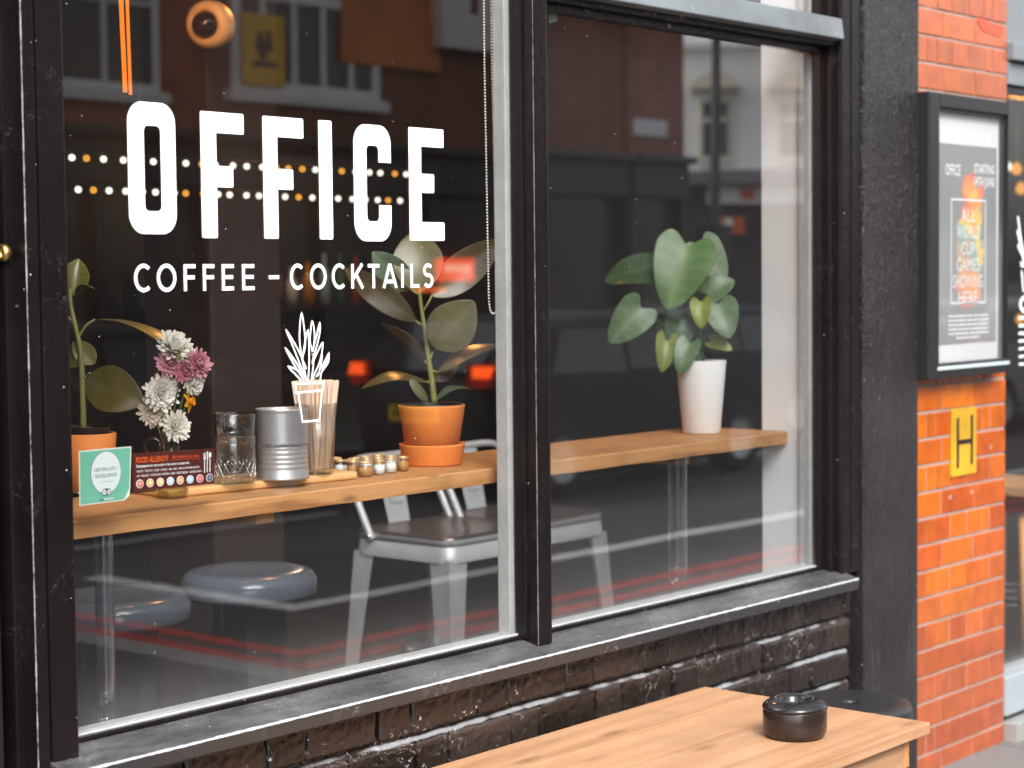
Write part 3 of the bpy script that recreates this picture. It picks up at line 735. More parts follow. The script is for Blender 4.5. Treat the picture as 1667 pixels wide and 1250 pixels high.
# hydrant plate
ypl = YP-.006
hp = thing('hydrant_sign', 'small yellow hydrant plate with a black letter H on the orange bricks', 'sign', on_y(1570, 718, YP))
YEL = painted('yellow enamel', (.55, .31, .02), .35, chip=.5, lump=.1, chipcol=(.25, .18, .12))
a, b = fx(1549, ypl, 715), fx(1589.5, ypl, 715); c, d = (fz(1549, 666, ypl)+fz(1589, 661, ypl))/2, (fz(1549, 775, ypl)+fz(1589, 771, ypl))/2
m = MB(); m.prism([V((p[0], ypl, p[1])) for p in rrect(a, b, d, c, .008, .008, 4)], (0, .005, 0)); pt = m.build('plate', YEL, hp)
m = MB(); Wd, Hd = b-a, c-d; yy = ypl-.0012
rect(m, a+.20*Wd, a+.29*Wd, d+.12*Hd, d+.86*Hd, yy); rect(m, a+.76*Wd, a+.85*Wd, d+.14*Hd, d+.88*Hd, yy); rect(m, a+.29*Wd, a+.76*Wd, d+.46*Hd, d+.53*Hd, yy)
m.build('letter', plain('black enamel', (.015, .013, .012), .4), pt)
m = MB(); glyphs(m, 'CC', a+.52*Wd, d+.68*Hd, .018, .030, yy, 0, 'CENTER'); m.build('number', plain('faded ink', (.42, .25, .05), .5), pt)
for u, v in ((.12, .9), (.9, .9), (.12, .08), (.9, .08)):
    MB().lathe([(0, -.004), (.005, -.003), (.006, 0)], (a+u*Wd, ypl, d+v*Hd), 12, 'y').build('screw', CHROME, hp)
# ------------------------------------------------------------------ the window shelf and what stands on it
ZS = 1.150; YF = .088
sh = thing('window_shelf', 'long thick pine shelf behind the window carrying plants, jars and glasses', 'shelf', (3.5, .25, ZS))
def shelf_mesh():
    m = MB(); n = 60; x0, x1 = 2.05, 4.892
    vs = []; fs = []
    for i in range(n+1):
        x = x0+(x1-x0)*i/n
        w = .0022*noise.noise((x*6, 0, 0)); e = .0022*noise.noise((x*8, 5, 0)); r = .0035
        q = .0015*max(0, noise.noise((x*19, 1, 3)))
        prof = [(YF+e, ZS-.037+w), (YF+e, ZS-r-q), (YF+e+r+q, ZS), (YF+.335, ZS), (YF+.338, ZS-.003), (YF+.338, ZS-.038), (YF+e+.004, ZS-.038+w)]
        vs += [(x, a, b) for a, b in prof]
    k = 7
    for i in range(n):
        for j in range(k): fs.append((i*k+j, i*k+(j+1) % k, (i+1)*k+(j+1) % k, (i+1)*k+j))
    fs += [tuple(range(k)), tuple(range(n*k+k-1, n*k-1, -1))]
    m.add(vs, fs); return m
o = shelf_mesh().build('plank', SHELFW, sh); fixn(o)
for px, py, wpx in ((428, 848, 56), (1109, 747, 44)):
    p = on_y(px, py, YF+.05); q = on_y(px+wpx*.30, py, YF+.05); hw = wpx*.30*mpp(p)*1.25
    m = MB(); m.box(p.x-hw, p.x+hw*.9, YF+.04, YF+.33, ZS-.064, ZS-.0385, .002); m.build('cleat', BLOCKW, sh)
for px, pyb in ((175, 1184), (1104, 957)):
    y = YF+.035; p = on_y(px, pyb, y); x = p.x; r = 15.3*mpp(p); zb = p.z+.004
    m = MB()
    def capsule(rr, z0, z1, n=28, k=8): return [(max(.0004, rr*sin(pi/2*i/k)), z0+rr*(1-cos(pi/2*i/k))) for i in range(k+1)]+[(rr, z1)]
    m.lathe(capsule(r, zb, ZS-.0385), (x, y, 0), 40); m.lathe(capsule(r*.66, zb+.058, ZS-.039), (x, y, 0), 36); m.lathe(capsule(r*.86, zb+.036, ZS-.039), (x, y, 0), 36)
    m.build('tube_leg', TUBEG, sh, 'clear acrylic tube leg with rounded foot')
def stand(px, py, z, r):
    """base centre of a round thing whose near foot shows at this pixel"""
    p = on_z(px, py, z); d = V((p.x, p.y+CD, 0)).normalized(); return p+d*r
TOCAM = lambda p: (CAM-V(p)).normalized()
def at_depth(px, py, ref, dd=0.0):       # the point of a pixel's ray that lies as far off as ref (+dd)
    d = ray(px, py); return CAM+d*((V(ref)-CAM).dot(CF)+dd)

# left rubber plant
OL = (.105, .085, .016); OLV = (.20, .17, .04); GR = (.045, .085, .020); GRV = (.12, .17, .05); BG = (.075, .115, .065); BGV = (.16, .20, .10)
c0 = stand(160, 806, ZS, .075); c0.x = on_y(143, 700, c0.y).x
rp = thing('rubber_plant', 'rubber plant with few big olive leaves at the left end of the shelf', 'potted plant', (c0.x, c0.y, ZS))
def pot(parent, c, r_top, r_bot, h, rim, mat=TERRA, soil=True, thick=.007):
    m = MB(); z = c.z
    P = [(r_bot*.2, z+.001), (r_bot-.004, z+.001), (r_bot, z+.005)]
    if rim: P += [(r_bot+(r_top-r_bot)*.80, z+h-rim), (r_top-.001, z+h-rim+.003), (r_top, z+h-rim*.5)]
    P += [(r_top, z+h-.003), (r_top-.003, z+h), (r_top-thick, z+h-.002), (r_top-thick-.002, z+h-.03)]
    m.lathe(P, (c.x, c.y, 0), 56); m.build('pot', mat, parent)
    if soil:
        m = MB(); m.lathe([(.0005, z+h-.018), (r_top*.5, z+h-.016), (r_top-thick, z+h-.02)], (c.x, c.y, 0), 30); m.build('soil', SOIL, parent)
k = mpp(c0); ztop = on_y(160, 703, c0.y).z; rt = on_y(201, 706, c0.y).x-c0.x
rt = (on_y(201, 706, c0.y)-c0).dot(CR); 
pot(rp, c0, rt, rt*.82, ztop-ZS, 0)
m = MB(); m.lathe([(rt-.012, ztop-.01), (rt-.012, ztop+.014), (rt-.010, ztop+.0155), (rt-.014, ztop+.014), (rt-.016, ztop-.012)], (c0.x, c0.y, 0), 48); m.build('inner_pot', BLACKPL, rp)
S = [at_depth(a, b, c0) for a, b in ((136, 702), (134, 620), (131, 570), (126, 545), (116, 500), (114, 470))]
m = MB(); m.tube(curve(S, 6), [.0075-.0032*i/30 for i in range(31)]); 
m.tube(curve([at_depth(128, 549, c0), at_depth(140, 530, c0), at_depth(155, 520, c0)], 4), .0028, 8); m.tube(curve([at_depth(133, 622, c0), at_depth(140, 612, c0, .01), at_depth(147, 607, c0)], 4), .0028, 8)
m.tube([at_depth(121, 528, c0), at_depth(108, 512, c0)], .0028, 8)
m.build('stem', STEM, rp)
def pl(par, B, T, wpx, ref, N_=None, db=0, dt=0, cols=(OL, OLV), mat=LEAFW, **k):
    b = at_depth(B[0], B[1], ref, db); t_ = at_depth(T[0], T[1], ref, dt)
    n = V(N_) if N_ else TOCAM(b)
    return leaf_obj('leaf', mat, par, b, t_, wpx*mpp(b), n, cols=cols, **k)
pl(rp, (117, 482), (128, 421), 46, c0, db=.0, dt=.02, cols=((.10, .105, .018), (.28, .22, .05)), bend=.05, cup=.35)
pl(rp, (122, 476), (154, 470), 40, c0, N_=(.3, -.3, 1), cols=(GR, GRV), bend=.2)
leaf_obj('leaf', LEAFW, rp, at_depth(154, 521, c0), at_depth(316, 604, c0, -.16), .085, V((.15, -.22, 1)), bend=.13, cup=-.12, cols=((.125, .105, .022), (.22, .19, .05)))
pl(rp, (136, 588), (104, 574), 42, c0, db=0, dt=.06, cols=(OL, OLV), bend=.05)
pl(rp, (155, 592), (118, 556), 36, c0, db=.02, dt=.02, cols=((.16, .125, .03), OLV), bend=.03, cup=.1)
pl(rp, (140, 618), (236, 656), 78, c0, db=.0, dt=-.03, cols=((.098, .075, .014), (.13, .105, .03)), bend=.10, cup=.12)
pl(rp, (138, 612), (112, 640), 30, c0, db=.03, dt=.1, cols=(OL, OLV))

# certificate sticker on the inside of the pane
MINT = plain('mint green sticker', (.155, .46, .33), .5, var=.06, scale=6); CREAM = plain('cream paper', (.72, .74, .66), .55, var=.05); INK = plain('dark ink', (.05, .07, .06), .6)
INKL = plain('white ink', (.80, .84, .82), .5); GREYI = plain('grey ink', (.05, .07, .068), .6); PALE = plain('pale blue white ink', (.66, .74, .74), .5, var=.03)
ys_ = .0045
st_ = thing('sticker', 'mint green certificate sticker with a white oval on the left window pane', 'sticker', on_y(170, 775, ys_))
def S2(a, b, y=ys_): return on_y(120+a/6.946, 700+b/6.946, y)
m = MB(); m.poly([S2(58, 236), S2(63, 858), S2(580, 795), S2(640, 660), S2(652, 183)][::1])
o = m.build('sheet', CREAM, st_); 
m = MB(); m.poly([S2(72, 249, ys_-.0006), S2(76, 842, ys_-.0006), S2(572, 781, ys_-.0006), S2(628, 655, ys_-.0006), S2(640, 198, ys_-.0006)]); m.build('print', MINT, st_)
m = MB(); m.poly([S2(580, 795, ys_+.001), S2(640, 660, ys_+.001), S2(628, 742, ys_-.003), S2(615, 752, ys_-.003)]); m.build('curled_corner', CREAM, st_)
# lay the printed details out in the sticker's own frame
oc = S2(360, 480); ox = (S2(530, 480)-S2(192, 480)).x/2; oz = (S2(362, 240)-S2(362, 715)).z/2
m = MB(); disc(m, oc.x, S2(362, 478).z, ox+.0008, oz+.0008, ys_-.0012); m.build('oval_outline', INK, st_)
m = MB(); disc(m, oc.x, S2(362, 478).z, ox, oz, ys_-.0016); m.build('oval', PALE, st_)
u = (S2(640, 480).x-S2(72, 480).x)/570; zc = S2(362, 478).z; v_ = oz/237
m = MB(); y3 = ys_-.0021
glyphs(m, 'CERTIFICATE', oc.x-140*u, zc+18*v_, 40*v_, 240*u, y3, 0); glyphs(m, 'of', oc.x+112*u, zc+20*v_, 38*v_, 32*u, y3, -.02, shear=.35)
glyphs(m, 'EXCELLENCE', oc.x-122*u, zc-52*v_, 40*v_, 245*u, y3, 0)
glyphs(m, '2017 WINNER', oc.x-72*u, zc-112*v_, 20*v_, 145*u, y3, -.02, shear=.3)
m.build('lettering', GREYI, st_)
m = MB()
for s in (-1, 1):
    disc(m, oc.x+s*26*u, zc-222*v_, 27*u, 36*v_, y3, 24)
rect(m, oc.x-30*u, oc.x+30*u, zc-196*v_, zc-190*v_, y3-.0001)
m.poly([V((oc.x-52*u, y3-.0002, zc-190*v_)), V((oc.x-20*u, y3-.0002, zc-205*v_)), V((oc.x+20*u, y3-.0002, zc-205*v_)), V((oc.x+52*u, y3-.0002, zc-190*v_)), V((oc.x, y3-.0002, zc-178*v_))])
m.poly([V((oc.x-8*u, y3-.0003, zc-238*v_)), V((oc.x, y3-.0003, zc-258*v_)), V((oc.x+8*u, y3-.0003, zc-238*v_))])
m.build('owl_outline', INK, st_)
m = MB()
for s in (-1, 1): disc(m, oc.x+s*26*u, zc-222*v_, 21*u, 29*v_, y3-.0006, 24)
m.build('owl_eyes', INKL, st_)
m = MB()
for s in (-1, 1): ribbon(m, arc(oc.x+s*26*u, zc-222*v_, 10*u, 13*v_, 0, 360, 16)[:-1], 4*u, y3-.0011, True); disc(m, oc.x+s*26*u, zc-222*v_, 3*u, 4*v_, y3-.0011, 10)
m.build('owl_pupils', INK, st_)
m = MB(); glyphs(m, 'trip', oc.x-85*u, zc-312*v_, 30*v_, 50*u, y3, .01); m.build('wordmark', INK, st_)
m = MB(); glyphs(m, 'advisor', oc.x-33*u, zc-312*v_, 30*v_, 112*u, y3, .01); m.build('wordmark', INKL, st_)

# food allergy card behind the pane
ya = .020
al = thing('allergy_card', 'dark red food allergy notice with a row of coloured discs behind the window', 'notice card', on_y(283, 766, ya))
MAROON = plain('maroon card', (.085, .014, .010), .4, var=.1, scale=8); ORI = plain('orange ink', (.80, .13, .02), .5); 
def C2(a, b, y=ya): return on_y(120+a/6.946, 700+b/6.946, y)
m = MB(); Q = [C2(660, 264), C2(668, 692), C2(1590, 605), C2(1592, 208)]
m.prism(Q, (0, .003, 0)); fixn(m.build('card', MAROON, al))
m = MB(); m.poly([C2(668, 692, ya+.002), C2(660, 264, ya+.002), C2(652, 300, ya+.03), C2(612, 720, ya+.03)]); m.poly([C2(668, 692, ya+.001), C2(620, 724, ya+.03), C2(930, 690, ya+.03), C2(940, 668, ya+.001)]); m.build('card_back', BLACKPL, al)
# printed matter follows the card's own skew
A_, B_, C_, D_ = [V(q) for q in (Q[0], Q[3], Q[1], Q[2])]
def CF_(U, Vv, y=-.0008):          # U 0..1000 across, V 0..430 down
    a = U/1000; b = Vv/430; p = A_.lerp(B_, a).lerp(C_.lerp(D_, a), b); return p+V((0, y, 0))
cf = lambda y: (lambda X_, Z_: CF_(X_, -Z_, y))
m = MB(); glyphs(m, 'FOOD ALLERGY?', 40, -112, 66, 385, 0, .022, face=cf(-.0008)); glyphs(m, 'Ask before you eat...', 465, -88, 40, 350, 0, 0, shear=.35, face=cf(-.0008))
ribbon(m, [(462, -108), (640, -103), (815, -107)], 4, face=cf(-.0008)); m.build('heading', ORI, al)
m = MB(); glyphs(m, 'Food prepared here may contain or have come in contact with...', 42, -165, 34, 650, 0, .02, face=cf(-.0008))
glyphs(m, '\u2022 PEANUTS  \u2022 TREE NUTS  \u2022 SESAME  \u2022 SOYBEAN  \u2022 MILK  \u2022 EGG  \u2022 CEREALS CONTAINING GLUTEN', 40, -222, 26, 765, 0, .012, face=cf(-.0008))
glyphs(m, '\u2022 FISH  \u2022 MOLLUSCS  \u2022 CRUSTACEANS  \u2022 MUSTARD  \u2022 LUPIN  \u2022 CELERY/CELERIAC  \u2022 SULPHUR DIOXIDE', 40, -274, 26, 795, 0, .012, face=cf(-.0008))
def blob(P): m.poly([CF_(a, b) for a, b in P][::-1])
for x_, kind in ((872, 'fork'), (906, 'knife'), (940, 'spoon')):
    ribbon(m, [(x_, -120), (x_, -285)], 11, face=cf(-.0009))
    if kind == 'fork':
        for dx in (-11, 0, 11): ribbon(m, [(x_+dx, -45), (x_+dx, -105)], 6, face=cf(-.0011))
        ribbon(m, [(x_, -100), (x_, -125)], 26, face=cf(-.0013))
    elif kind == 'knife': ribbon(m, [(x_, -30), (x_+2, -130)], 16, face=cf(-.0011))
    else: disc(m, x_, -75, 17, 34, face=cf(-.0011))
m.build('lettering', INKL, al)
for k_, c in enumerate(((.72, .22, .16), (.80, .52, .20), (.80, .62, .28), (.42, .62, .72), (.80, .38, .18), (.45, .66, .80), (.70, .16, .14), (.10, .12, .16))):
    x_ = 82+k_*122; zz = -352
    m = MB(); disc(m, x_, zz, 44, 50, face=cf(-.0008)); fn = m.build('disc', INKL, al)
    m = MB(); disc(m, x_, zz, 36, 41, face=cf(-.0014)); m.build('symbol', plain('disc colour %s' % 'abcdefgh'[k_], c, .5), fn)
    m = MB(); disc(m, x_-2, zz+2, 14, 24 if k_ % 2 else 16, 0, 10, cf(-.002)) ; m.build('symbol', plain('disc mark %s' % 'abcdefgh'[k_], tuple(min(1, q*1.9+.1) for q in c), .5), fn)

# flower vase and its flowers
c1 = stand(281, 814, ZS, .035); k1 = mpp(c1)
vz = thing('vase', 'small clear glass jug with water and cut flowers behind the allergy notice', 'vase', (c1.x, c1.y, ZS))
m = MB(); r = 26.5*k1; zt = at_depth(282, 700, c1).z; h = zt-ZS
P = [(.002, ZS+.002), (r*.72, ZS+.002), (r*.97, ZS+.012), (r, ZS+.03), (r*.96, ZS+.05), (r*.72, ZS+.075), (r*.52, ZS+.105), (r*.50, ZS+h*.85), (r*.62, zt), (r*.58, zt), (r*.46, ZS+h*.84), (r*.47, ZS+.106), (r*.67, ZS+.075), (r*.91, ZS+.05), (r*.94, ZS+.03), (r*.9, ZS+.013), (.002, ZS+.010)]
m.lathe(P, (c1.x, c1.y, 0), 36); m.build('glass', CLEAR, vz)
m = MB(); hc = at_depth(249, 727, c1); m.tube([hc+CR*(13*k1*cos(a))+V((0, 0, 14*k1*sin(a))) for a in [2*pi*i/24 for i in range(25)]], .0032, 8); m.build('handle', CLEAR, vz)
m = MB(); m.lathe([(.002, ZS+.012), (r*.88, ZS+.015), (r*.92, ZS+.03), (r*.9, ZS+.046), (.002, ZS+.047)], (c1.x, c1.y, 0), 30); m.build('water', glass('stale water', (.80, .74, .52), base=.05, power=2, top=.5), vz)
def bloom(mb, c, f, R, layers, inner, outer, length=1.0, wid=.105, curl=.5):
    f = V(f).normalized(); a = V((0, 0, 1)) if abs(f.z) < .9 else V((1, 0, 0)); uu = f.cross(a).normalized(); ww = f.cross(uu)
    for l in range(layers):
        tilt = radians(82-l*(68/max(1, layers-1)) if layers > 1 else 70); n = max(8, int(30-l*3.4))
        for k in range(n):
            ang = 2*pi*(k+.5*(l % 2))/n+random.uniform(-.12, .12); tl = tilt+random.uniform(-.14, .14)
            rad = uu*cos(ang)+ww*sin(ang); d = rad*sin(tl)+f*cos(tl); up = (f*sin(tl)-rad*cos(tl))
            side = d.cross(up).normalized(); Lp = R*(1-.11*l)*random.uniform(.85, 1.08)*length; wd = R*wid
            b = c-f*R*.12; vs = []; cs = []
            for q, (s, lift) in enumerate(((.08, 0), (.38, .02), (.72, .10), (.93, .20*curl*2), (1.0, .26*curl*2))):
                wq = wd*(.35, .8, 1.0, .8, .25)[q]; p = b+d*(Lp*s)+up*(Lp*lift*curl)
                vs += [p-side*wq+up*wd*.35, p-up*wd*.12, p+side*wq+up*wd*.35]
                cc = V(inner).lerp(V(outer), s); cs += [tuple(V(outer).lerp(cc, .6)), tuple(cc), tuple(V(outer).lerp(cc, .6))]
            mb.add(vs, [(q*3+j, q*3+j+1, q*3+j+4, q*3+j+3) for q in range(4) for j in range(2)], True, cs)
WHI, WHO = (.84, .78, .58), (.93, .92, .88)
FL = [('white_chrysanthemum', 'white chrysanthemum half hidden by the long leaf at the top of the bunch', 284, 566, 30, 0, (.2, -.4, .9), WHI, WHO, 5),
      ('white_chrysanthemum', 'small white chrysanthemum between the top bloom and the pink ones', 303, 582, 20, .02, (.3, -.6, .6), WHI, WHO, 4),
      ('pink_chrysanthemum', 'bright pink chrysanthemum at the right of the bunch', 322, 592, 23, -.01, (.5, -.8, .3), (.58, .03, .12), (.78, .42, .50), 5),
      ('pink_chrysanthemum', 'pink chrysanthemum half under the long leaf, left of the other pink one', 276, 590, 22, -.01, (-.3, -.9, .2), (.58, .03, .12), (.78, .45, .52), 5),
      ('pink_chrysanthemum', 'dark pink chrysanthemum below the leaf tip in the middle', 300, 604, 18, -.02, (.1, -1, 0), (.50, .02, .10), (.74, .34, .44), 4),
      ('white_chrysanthemum', 'white chrysanthemum under the right pink bloom', 313, 622, 21, 0, (.6, -.8, -.1), WHI, WHO, 4),
      ('white_chrysanthemum', 'large white chrysanthemum at the left of the bunch', 262, 640, 28, -.01, (-.2, -1, .2), (.74, .66, .50), WHO, 6),
      ('white_chrysanthemum', 'drooping cream chrysanthemum low at the left of the bunch', 250, 668, 25, 0, (-.5, -.8, -.5), (.72, .60, .45), (.80, .74, .66), 5),
      ('white_chrysanthemum', 'lowest white chrysanthemum just above the neck of the jug', 285, 694, 24, -.02, (.1, -.9, .25), (.74, .64, .42), WHO, 5)]
nk = V((c1.x, c1.y, ZS+.10))
for nm, lb, px, py, R_, dd, f, ci, cx_, ly in FL:
    p = at_depth(px, py, c1, dd); t0 = thing(nm, lb, 'flower', nk, 'cut flowers in the glass jug'); b = MB(); fv = V((f[0], f[1], f[2]))+TOCAM(p)*.7
    bloom(b, p, fv, 1.17*R_*mpp(p), ly, ci, cx_); b.build('bloom', PETAL, t0)
    s = MB(); s.col = (.10, .13, .05); s.tube(curve([p-fv.normalized()*.012, p.lerp(nk, .55)+V((0, .012, 0)), nk+V((random.uniform(-.008, .008), random.uniform(-.006, .006), -.07))], 6), .0017, 6); s.build('stem', LEAF, t0)
for px, py, R_, lb, ci in ((306, 654, 17, 'yellow daffodil facing right in the middle of the bunch', (.80, .42, .02)), (257, 619, 14, 'orange yellow daffodil behind the large white bloom', (.78, .30, .02))):
    p = at_depth(px, py, c1, -.01 if px > 280 else .02); t0 = thing('daffodil', lb, 'flower', nk, 'cut flowers in the glass jug'); b = MB(); f = V((.5, -.8, .1)).normalized(); q = R_*mpp(p)
    for k_ in range(6):
        a = 2*pi*k_/6+.3; uu = f.cross(V((0, 0, 1))).normalized(); ww = f.cross(uu); d = uu*cos(a)+ww*sin(a)
        leaf(b, p, p+d*q*1.15-f*q*.05, q*.62, f, .05, 'oval', .2, 6, 2, (ci, (.85, .60, .10)))
    rot = f.to_track_quat('Z', 'Y').to_matrix().to_4x4(); b.col = (.80, .33, .01)
    b.lathe([(.25*q, -.05*q), (.32*q, .35*q), (.46*q, .62*q), (.40*q, .60*q), (.26*q, .3*q), (.01*q, .02*q)], tuple(p), 14, mtx=rot)
    b.build('bloom', PETAL, t0)
    s = MB(); s.col = (.10, .15, .05); s.tube(curve([p, p.lerp(nk, .5)+V((0, .01, 0)), nk+V((0, 0, -.06))], 6), .0016, 6); s.build('stem', LEAF, t0)

# chopping board
ZB = ZS+.019
bt = thing('chopping_board', 'pale wooden board with rounded end carrying the tin and glasses', 'chopping board', on_z(450, 790, ZS))
f0, f1 = on_z(312, 808, ZS), on_z(584, 780, ZS); d = (f1-f0).normalized(); nrm = V((-d.y, d.x, 0)); W2 = .175
if f0.y+W2 > .42: W2 = .16
m = MB(); m.prism([f0-d*.06, f1, f1+nrm*W2, f0-d*.06+nrm*W2], (0, 0, .019)); bevel(m.build('board', BOARDW, bt), .007, 4)

# tumblers
def tumbler(loc, label, r, h, mat, cut=True, flare=1.04):
    c = V(loc); t0 = thing('tumbler', label, 'glass', c); m = MB()
    m.lathe([(.002, .0015), (r*.93, .001), (r*.98, .006), (r, .02), (r*flare, h-.0015), (r*flare-.0006, h), (r*flare-.002, h-.0008), (r*.95, .024), (r*.9, .014), (.002, .012)], tuple(c), 44)
    m.build('glass', mat, t0)
    if cut:
        m = MB()
        for k_ in range(16):
            for s in (-1, 1):
                m.tube([c+V(((r*1.004)*cos(2*pi*(k_+s*q*1.4)/16), (r*1.004)*sin(2*pi*(k_+s*q*1.4)/16), .008+q*h*.44)) for q in (0, .25, .5, .75, 1)], .0008, 5)
        m.build('cut_pattern', glass('cut glass facets', (.95, .97, .98), base=.35, power=1.2, top=.9), t0)
    return t0
r = 34.5*mpp(on_z(383, 788, ZB)); c2 = stand(383, 790, ZB, r); hz = at_depth(383, 708, c2).z-ZB
tumbler(c2, 'cut glass tumbler beside the allergy notice at the left end of the board', r/1.03, hz, CLEAR)
r2 = 35*mpp(c2); t2 = tumbler(V((c2.x, c2.y, at_depth(380, 712, c2).z-.012)), 'smoky plain glass stacked in the cut glass tumbler', r2*.92, at_depth(380, 672, c2).z-at_depth(380, 712, c2).z+.012, SMOKE, False, 1.1)

# tin can
rc = 43*mpp(on_z(460, 782, ZB)); c3 = stand(461, 783, ZB, rc); hc = at_depth(458, 664, c3).z-ZB
tc_ = thing('tin_can', 'bare silver tin can with ribbed lower half on the board', 'tin can', c3)
prof = [(rc*.5, .004), (rc*.97, .003), (rc, .0005), (rc*1.01, .003), (rc*.985, .0065)]
for k_ in range(6): z = .02+k_*hc*.068; prof += [(rc*.985, z), (rc*.968, z+hc*.018), (rc*.968, z+hc*.030), (rc*.985, z+hc*.05)]
prof += [(rc*.985, hc*.47), (rc*.985, hc*.49), (rc*.985, hc*.6), (rc*.985, hc*.75), (rc*.985, hc*.9), (rc*.985, hc-.010), (rc*.985, hc-.007), (rc*1.005, hc-.004), (rc*1.01, hc-.001), (rc*.99, hc), (rc*.96, hc-.003), (rc*.955, hc-.03), (rc*.95, .01)]
m = MB(); m.lathe(prof, tuple(c3), 64); m.build('body', ZINC, tc_)

# glass of wooden stirrers
rs = 31*mpp(on_z(513, 772, ZB)); c4 = stand(517, 774, ZB, rs*.9); hs_ = at_depth(515, 655, c4).z-ZB
gl = thing('stirrer_glass', 'tall clear glass packed with wooden stirrers at the back of the board', 'glass', c4)
m = MB(); m.lathe([(.002, .001), (rs*.78, .001), (rs*.82, .006), (rs*1.12, hs_), (rs*1.10, hs_), (rs*.80, .012), (.002, .010)], tuple(c4), 40); m.build('glass', CLEAR, gl)
top = at_depth(505, 621, c4).z-ZB
proto = None
random.seed(11)
for k_ in range(72):
    a = k_*2.39996+random.uniform(-.2, .2); q = sqrt((k_+.5)/72); b0 = V((cos(a)*q*rs*.62, sin(a)*q*rs*.62, .013)); a2 = a+random.uniform(-.3, .3)
    t1 = V((cos(a2)*q*rs*1.24, sin(a2)*q*rs*1.24, top+random.uniform(-.006, .005))); dv = t1-b0
    if proto is None:
        m = MB(); m.prism([(-.0028, 0, 0), (.0028, 0, 0), (.0028, 0, dv.length-.002), (.0015, 0, dv.length), (-.0015, 0, dv.length), (-.0028, 0, dv.length-.002)], (0, .0013, 0)); o = fixn(m.build('wooden_stirrer', STIRW)); proto = o
        tag(o, 'thin flat wooden drink stirrer standing in the tall glass', 'stirrer', 'wooden stirrers in the tall glass')
    else: o = proto.copy(); COL.objects.link(o)
    o.location = c4+b0; zz = dv.normalized(); yaw = random.uniform(-.7, .7); f_ = V((.62*cos(yaw)-.78*sin(yaw), .62*sin(yaw)+.78*cos(yaw), 0)); xx = f_.cross(zz).normalized(); yy_ = zz.cross(xx)
    o.rotation_euler = Matrix(((xx.x, yy_.x, zz.x), (xx.y, yy_.y, zz.y), (xx.z, yy_.z, zz.z))).to_euler()

# little jars
def jar(x, y, label, fill, r=.0165, h=.037, grp='little lidded jars of sugar and salt'):
    c = V((x, y, ZS)); t0 = thing('spice_jar', label, 'jar', c, grp)
    m = MB(); m.lathe([(.001, .0012), (r*.95, .001), (r, .004), (r, h*.76), (r*.88, h*.82), (r*.88, h*.86)], tuple(c), 6 if False else 22); m.build('glass', CLEAR, t0)
    if fill:
        m = MB(); m.lathe([(.001, .0025), (r*.93, .0025), (r*.94, h*.64), (r*.5, h*.70), (.001, h*.71)], tuple(c), 20); m.build('filling', fill, t0)
    m = MB(); m.lathe([(r*.92, h*.855), (r*.96, h*.86), (r*.96, h*.985), (r*.92, h), (.001, h)], tuple(c), 26); m.build('lid', GOLD, t0)
SUG = plain('white sugar', (.78, .78, .76), .8, var=.06, scale=300, bmp=.5); DEM = plain('brown sugar', (.50, .25, .07), .8, var=.35, scale=300, bmp=.6)
front = [(546, 770, DEM, 'brown sugar jar, leftmost of the front row beside the stirrers'), (568, 774, SUG, 'white sugar jar, second from the left in the front row'), (595, 777, DEM, 'brown sugar jar in the middle of the front row by the board end'),
         (617.5, 774, SUG, 'white sugar jar, right neighbour of the middle brown one'), (636, 771, SUG, 'white sugar jar next to the rightmost front jar'), (656, 768, DEM, 'brown sugar jar at the right end touching the orange saucer')]
fr = []
for px, py, f, lb in front:
    rr = .0165 if px != 595 else .0185; c = stand(px, py, ZS, rr); fr.append(c); jar(c.x, c.y, lb, f, rr if px < 600 else .0148)
for k_ in range(5):
    c = fr[k_+1]+V((-.002, .040, 0)); jar(c.x, c.y, 'lidded jar in the back row behind the sugar jars, mostly hidden', DEM if k_ % 2 else SUG, .0148)
for k_ in range(4):
    c = fr[k_+2]+V((-.006, .080, 0)); jar(c.x, c.y, 'lidded jar in the back row behind the sugar jars, mostly hidden', DEM if k_ % 2 else SUG, .0148)

# centre rubber plant
rs2 = 54*mpp(on_z(704, 758, ZS)); c5 = stand(704, 761, ZS, rs2)
rb = thing('rubber_plant', 'rubber plant with many olive leaves in an orange terracotta pot by the window post', 'potted plant', c5); k5 = mpp(c5)
hS = at_depth(704, 722, c5).z-ZS; hP = at_depth(704, 658, c5).z-ZS
m = MB(); R0 = 54*k5; m.lathe([(R0*.3, .002), (R0*.88, .001), (R0*.91, .004), (R0*.985, hS-.004), (R0, hS-.001), (R0*.985, hS+.0012), (R0*.955, hS), (R0*.86, .012), (.003, .010)], tuple(c5), 64); m.build('saucer', TERRA, rb)
m = MB(); RT = 54.5*k5; m.lathe([(RT*.5, .013), (RT*.74, .013), (RT*.985, hP-.006), (RT, hP-.002), (RT*.985, hP), (RT*.955, hP-.001), (RT*.93, hP-.02)], tuple(c5), 64); m.build('pot', TERRA, rb)
m = MB(); m.lathe([(RT*.93, hP-.012), (RT*.93, hP+.001), (RT*.91, hP+.003), (RT*.89, hP), (RT*.87, hP-.02)], tuple(c5), 48); m.build('inner_pot', BLACKPL, rb)
m = MB(); m.lathe([(.001, hP-.006), (RT*.9, hP-.010)], tuple(c5), 30); m.build('soil', SOIL, rb)
S = [at_depth(a, b, c5) for a, b in ((707, 656), (703, 620), (697, 580), (692, 540), (685, 495), (682, 460))]
m = MB(); m.tube(curve(S, 6), [.0085-.0042*i/30 for i in range(31)])
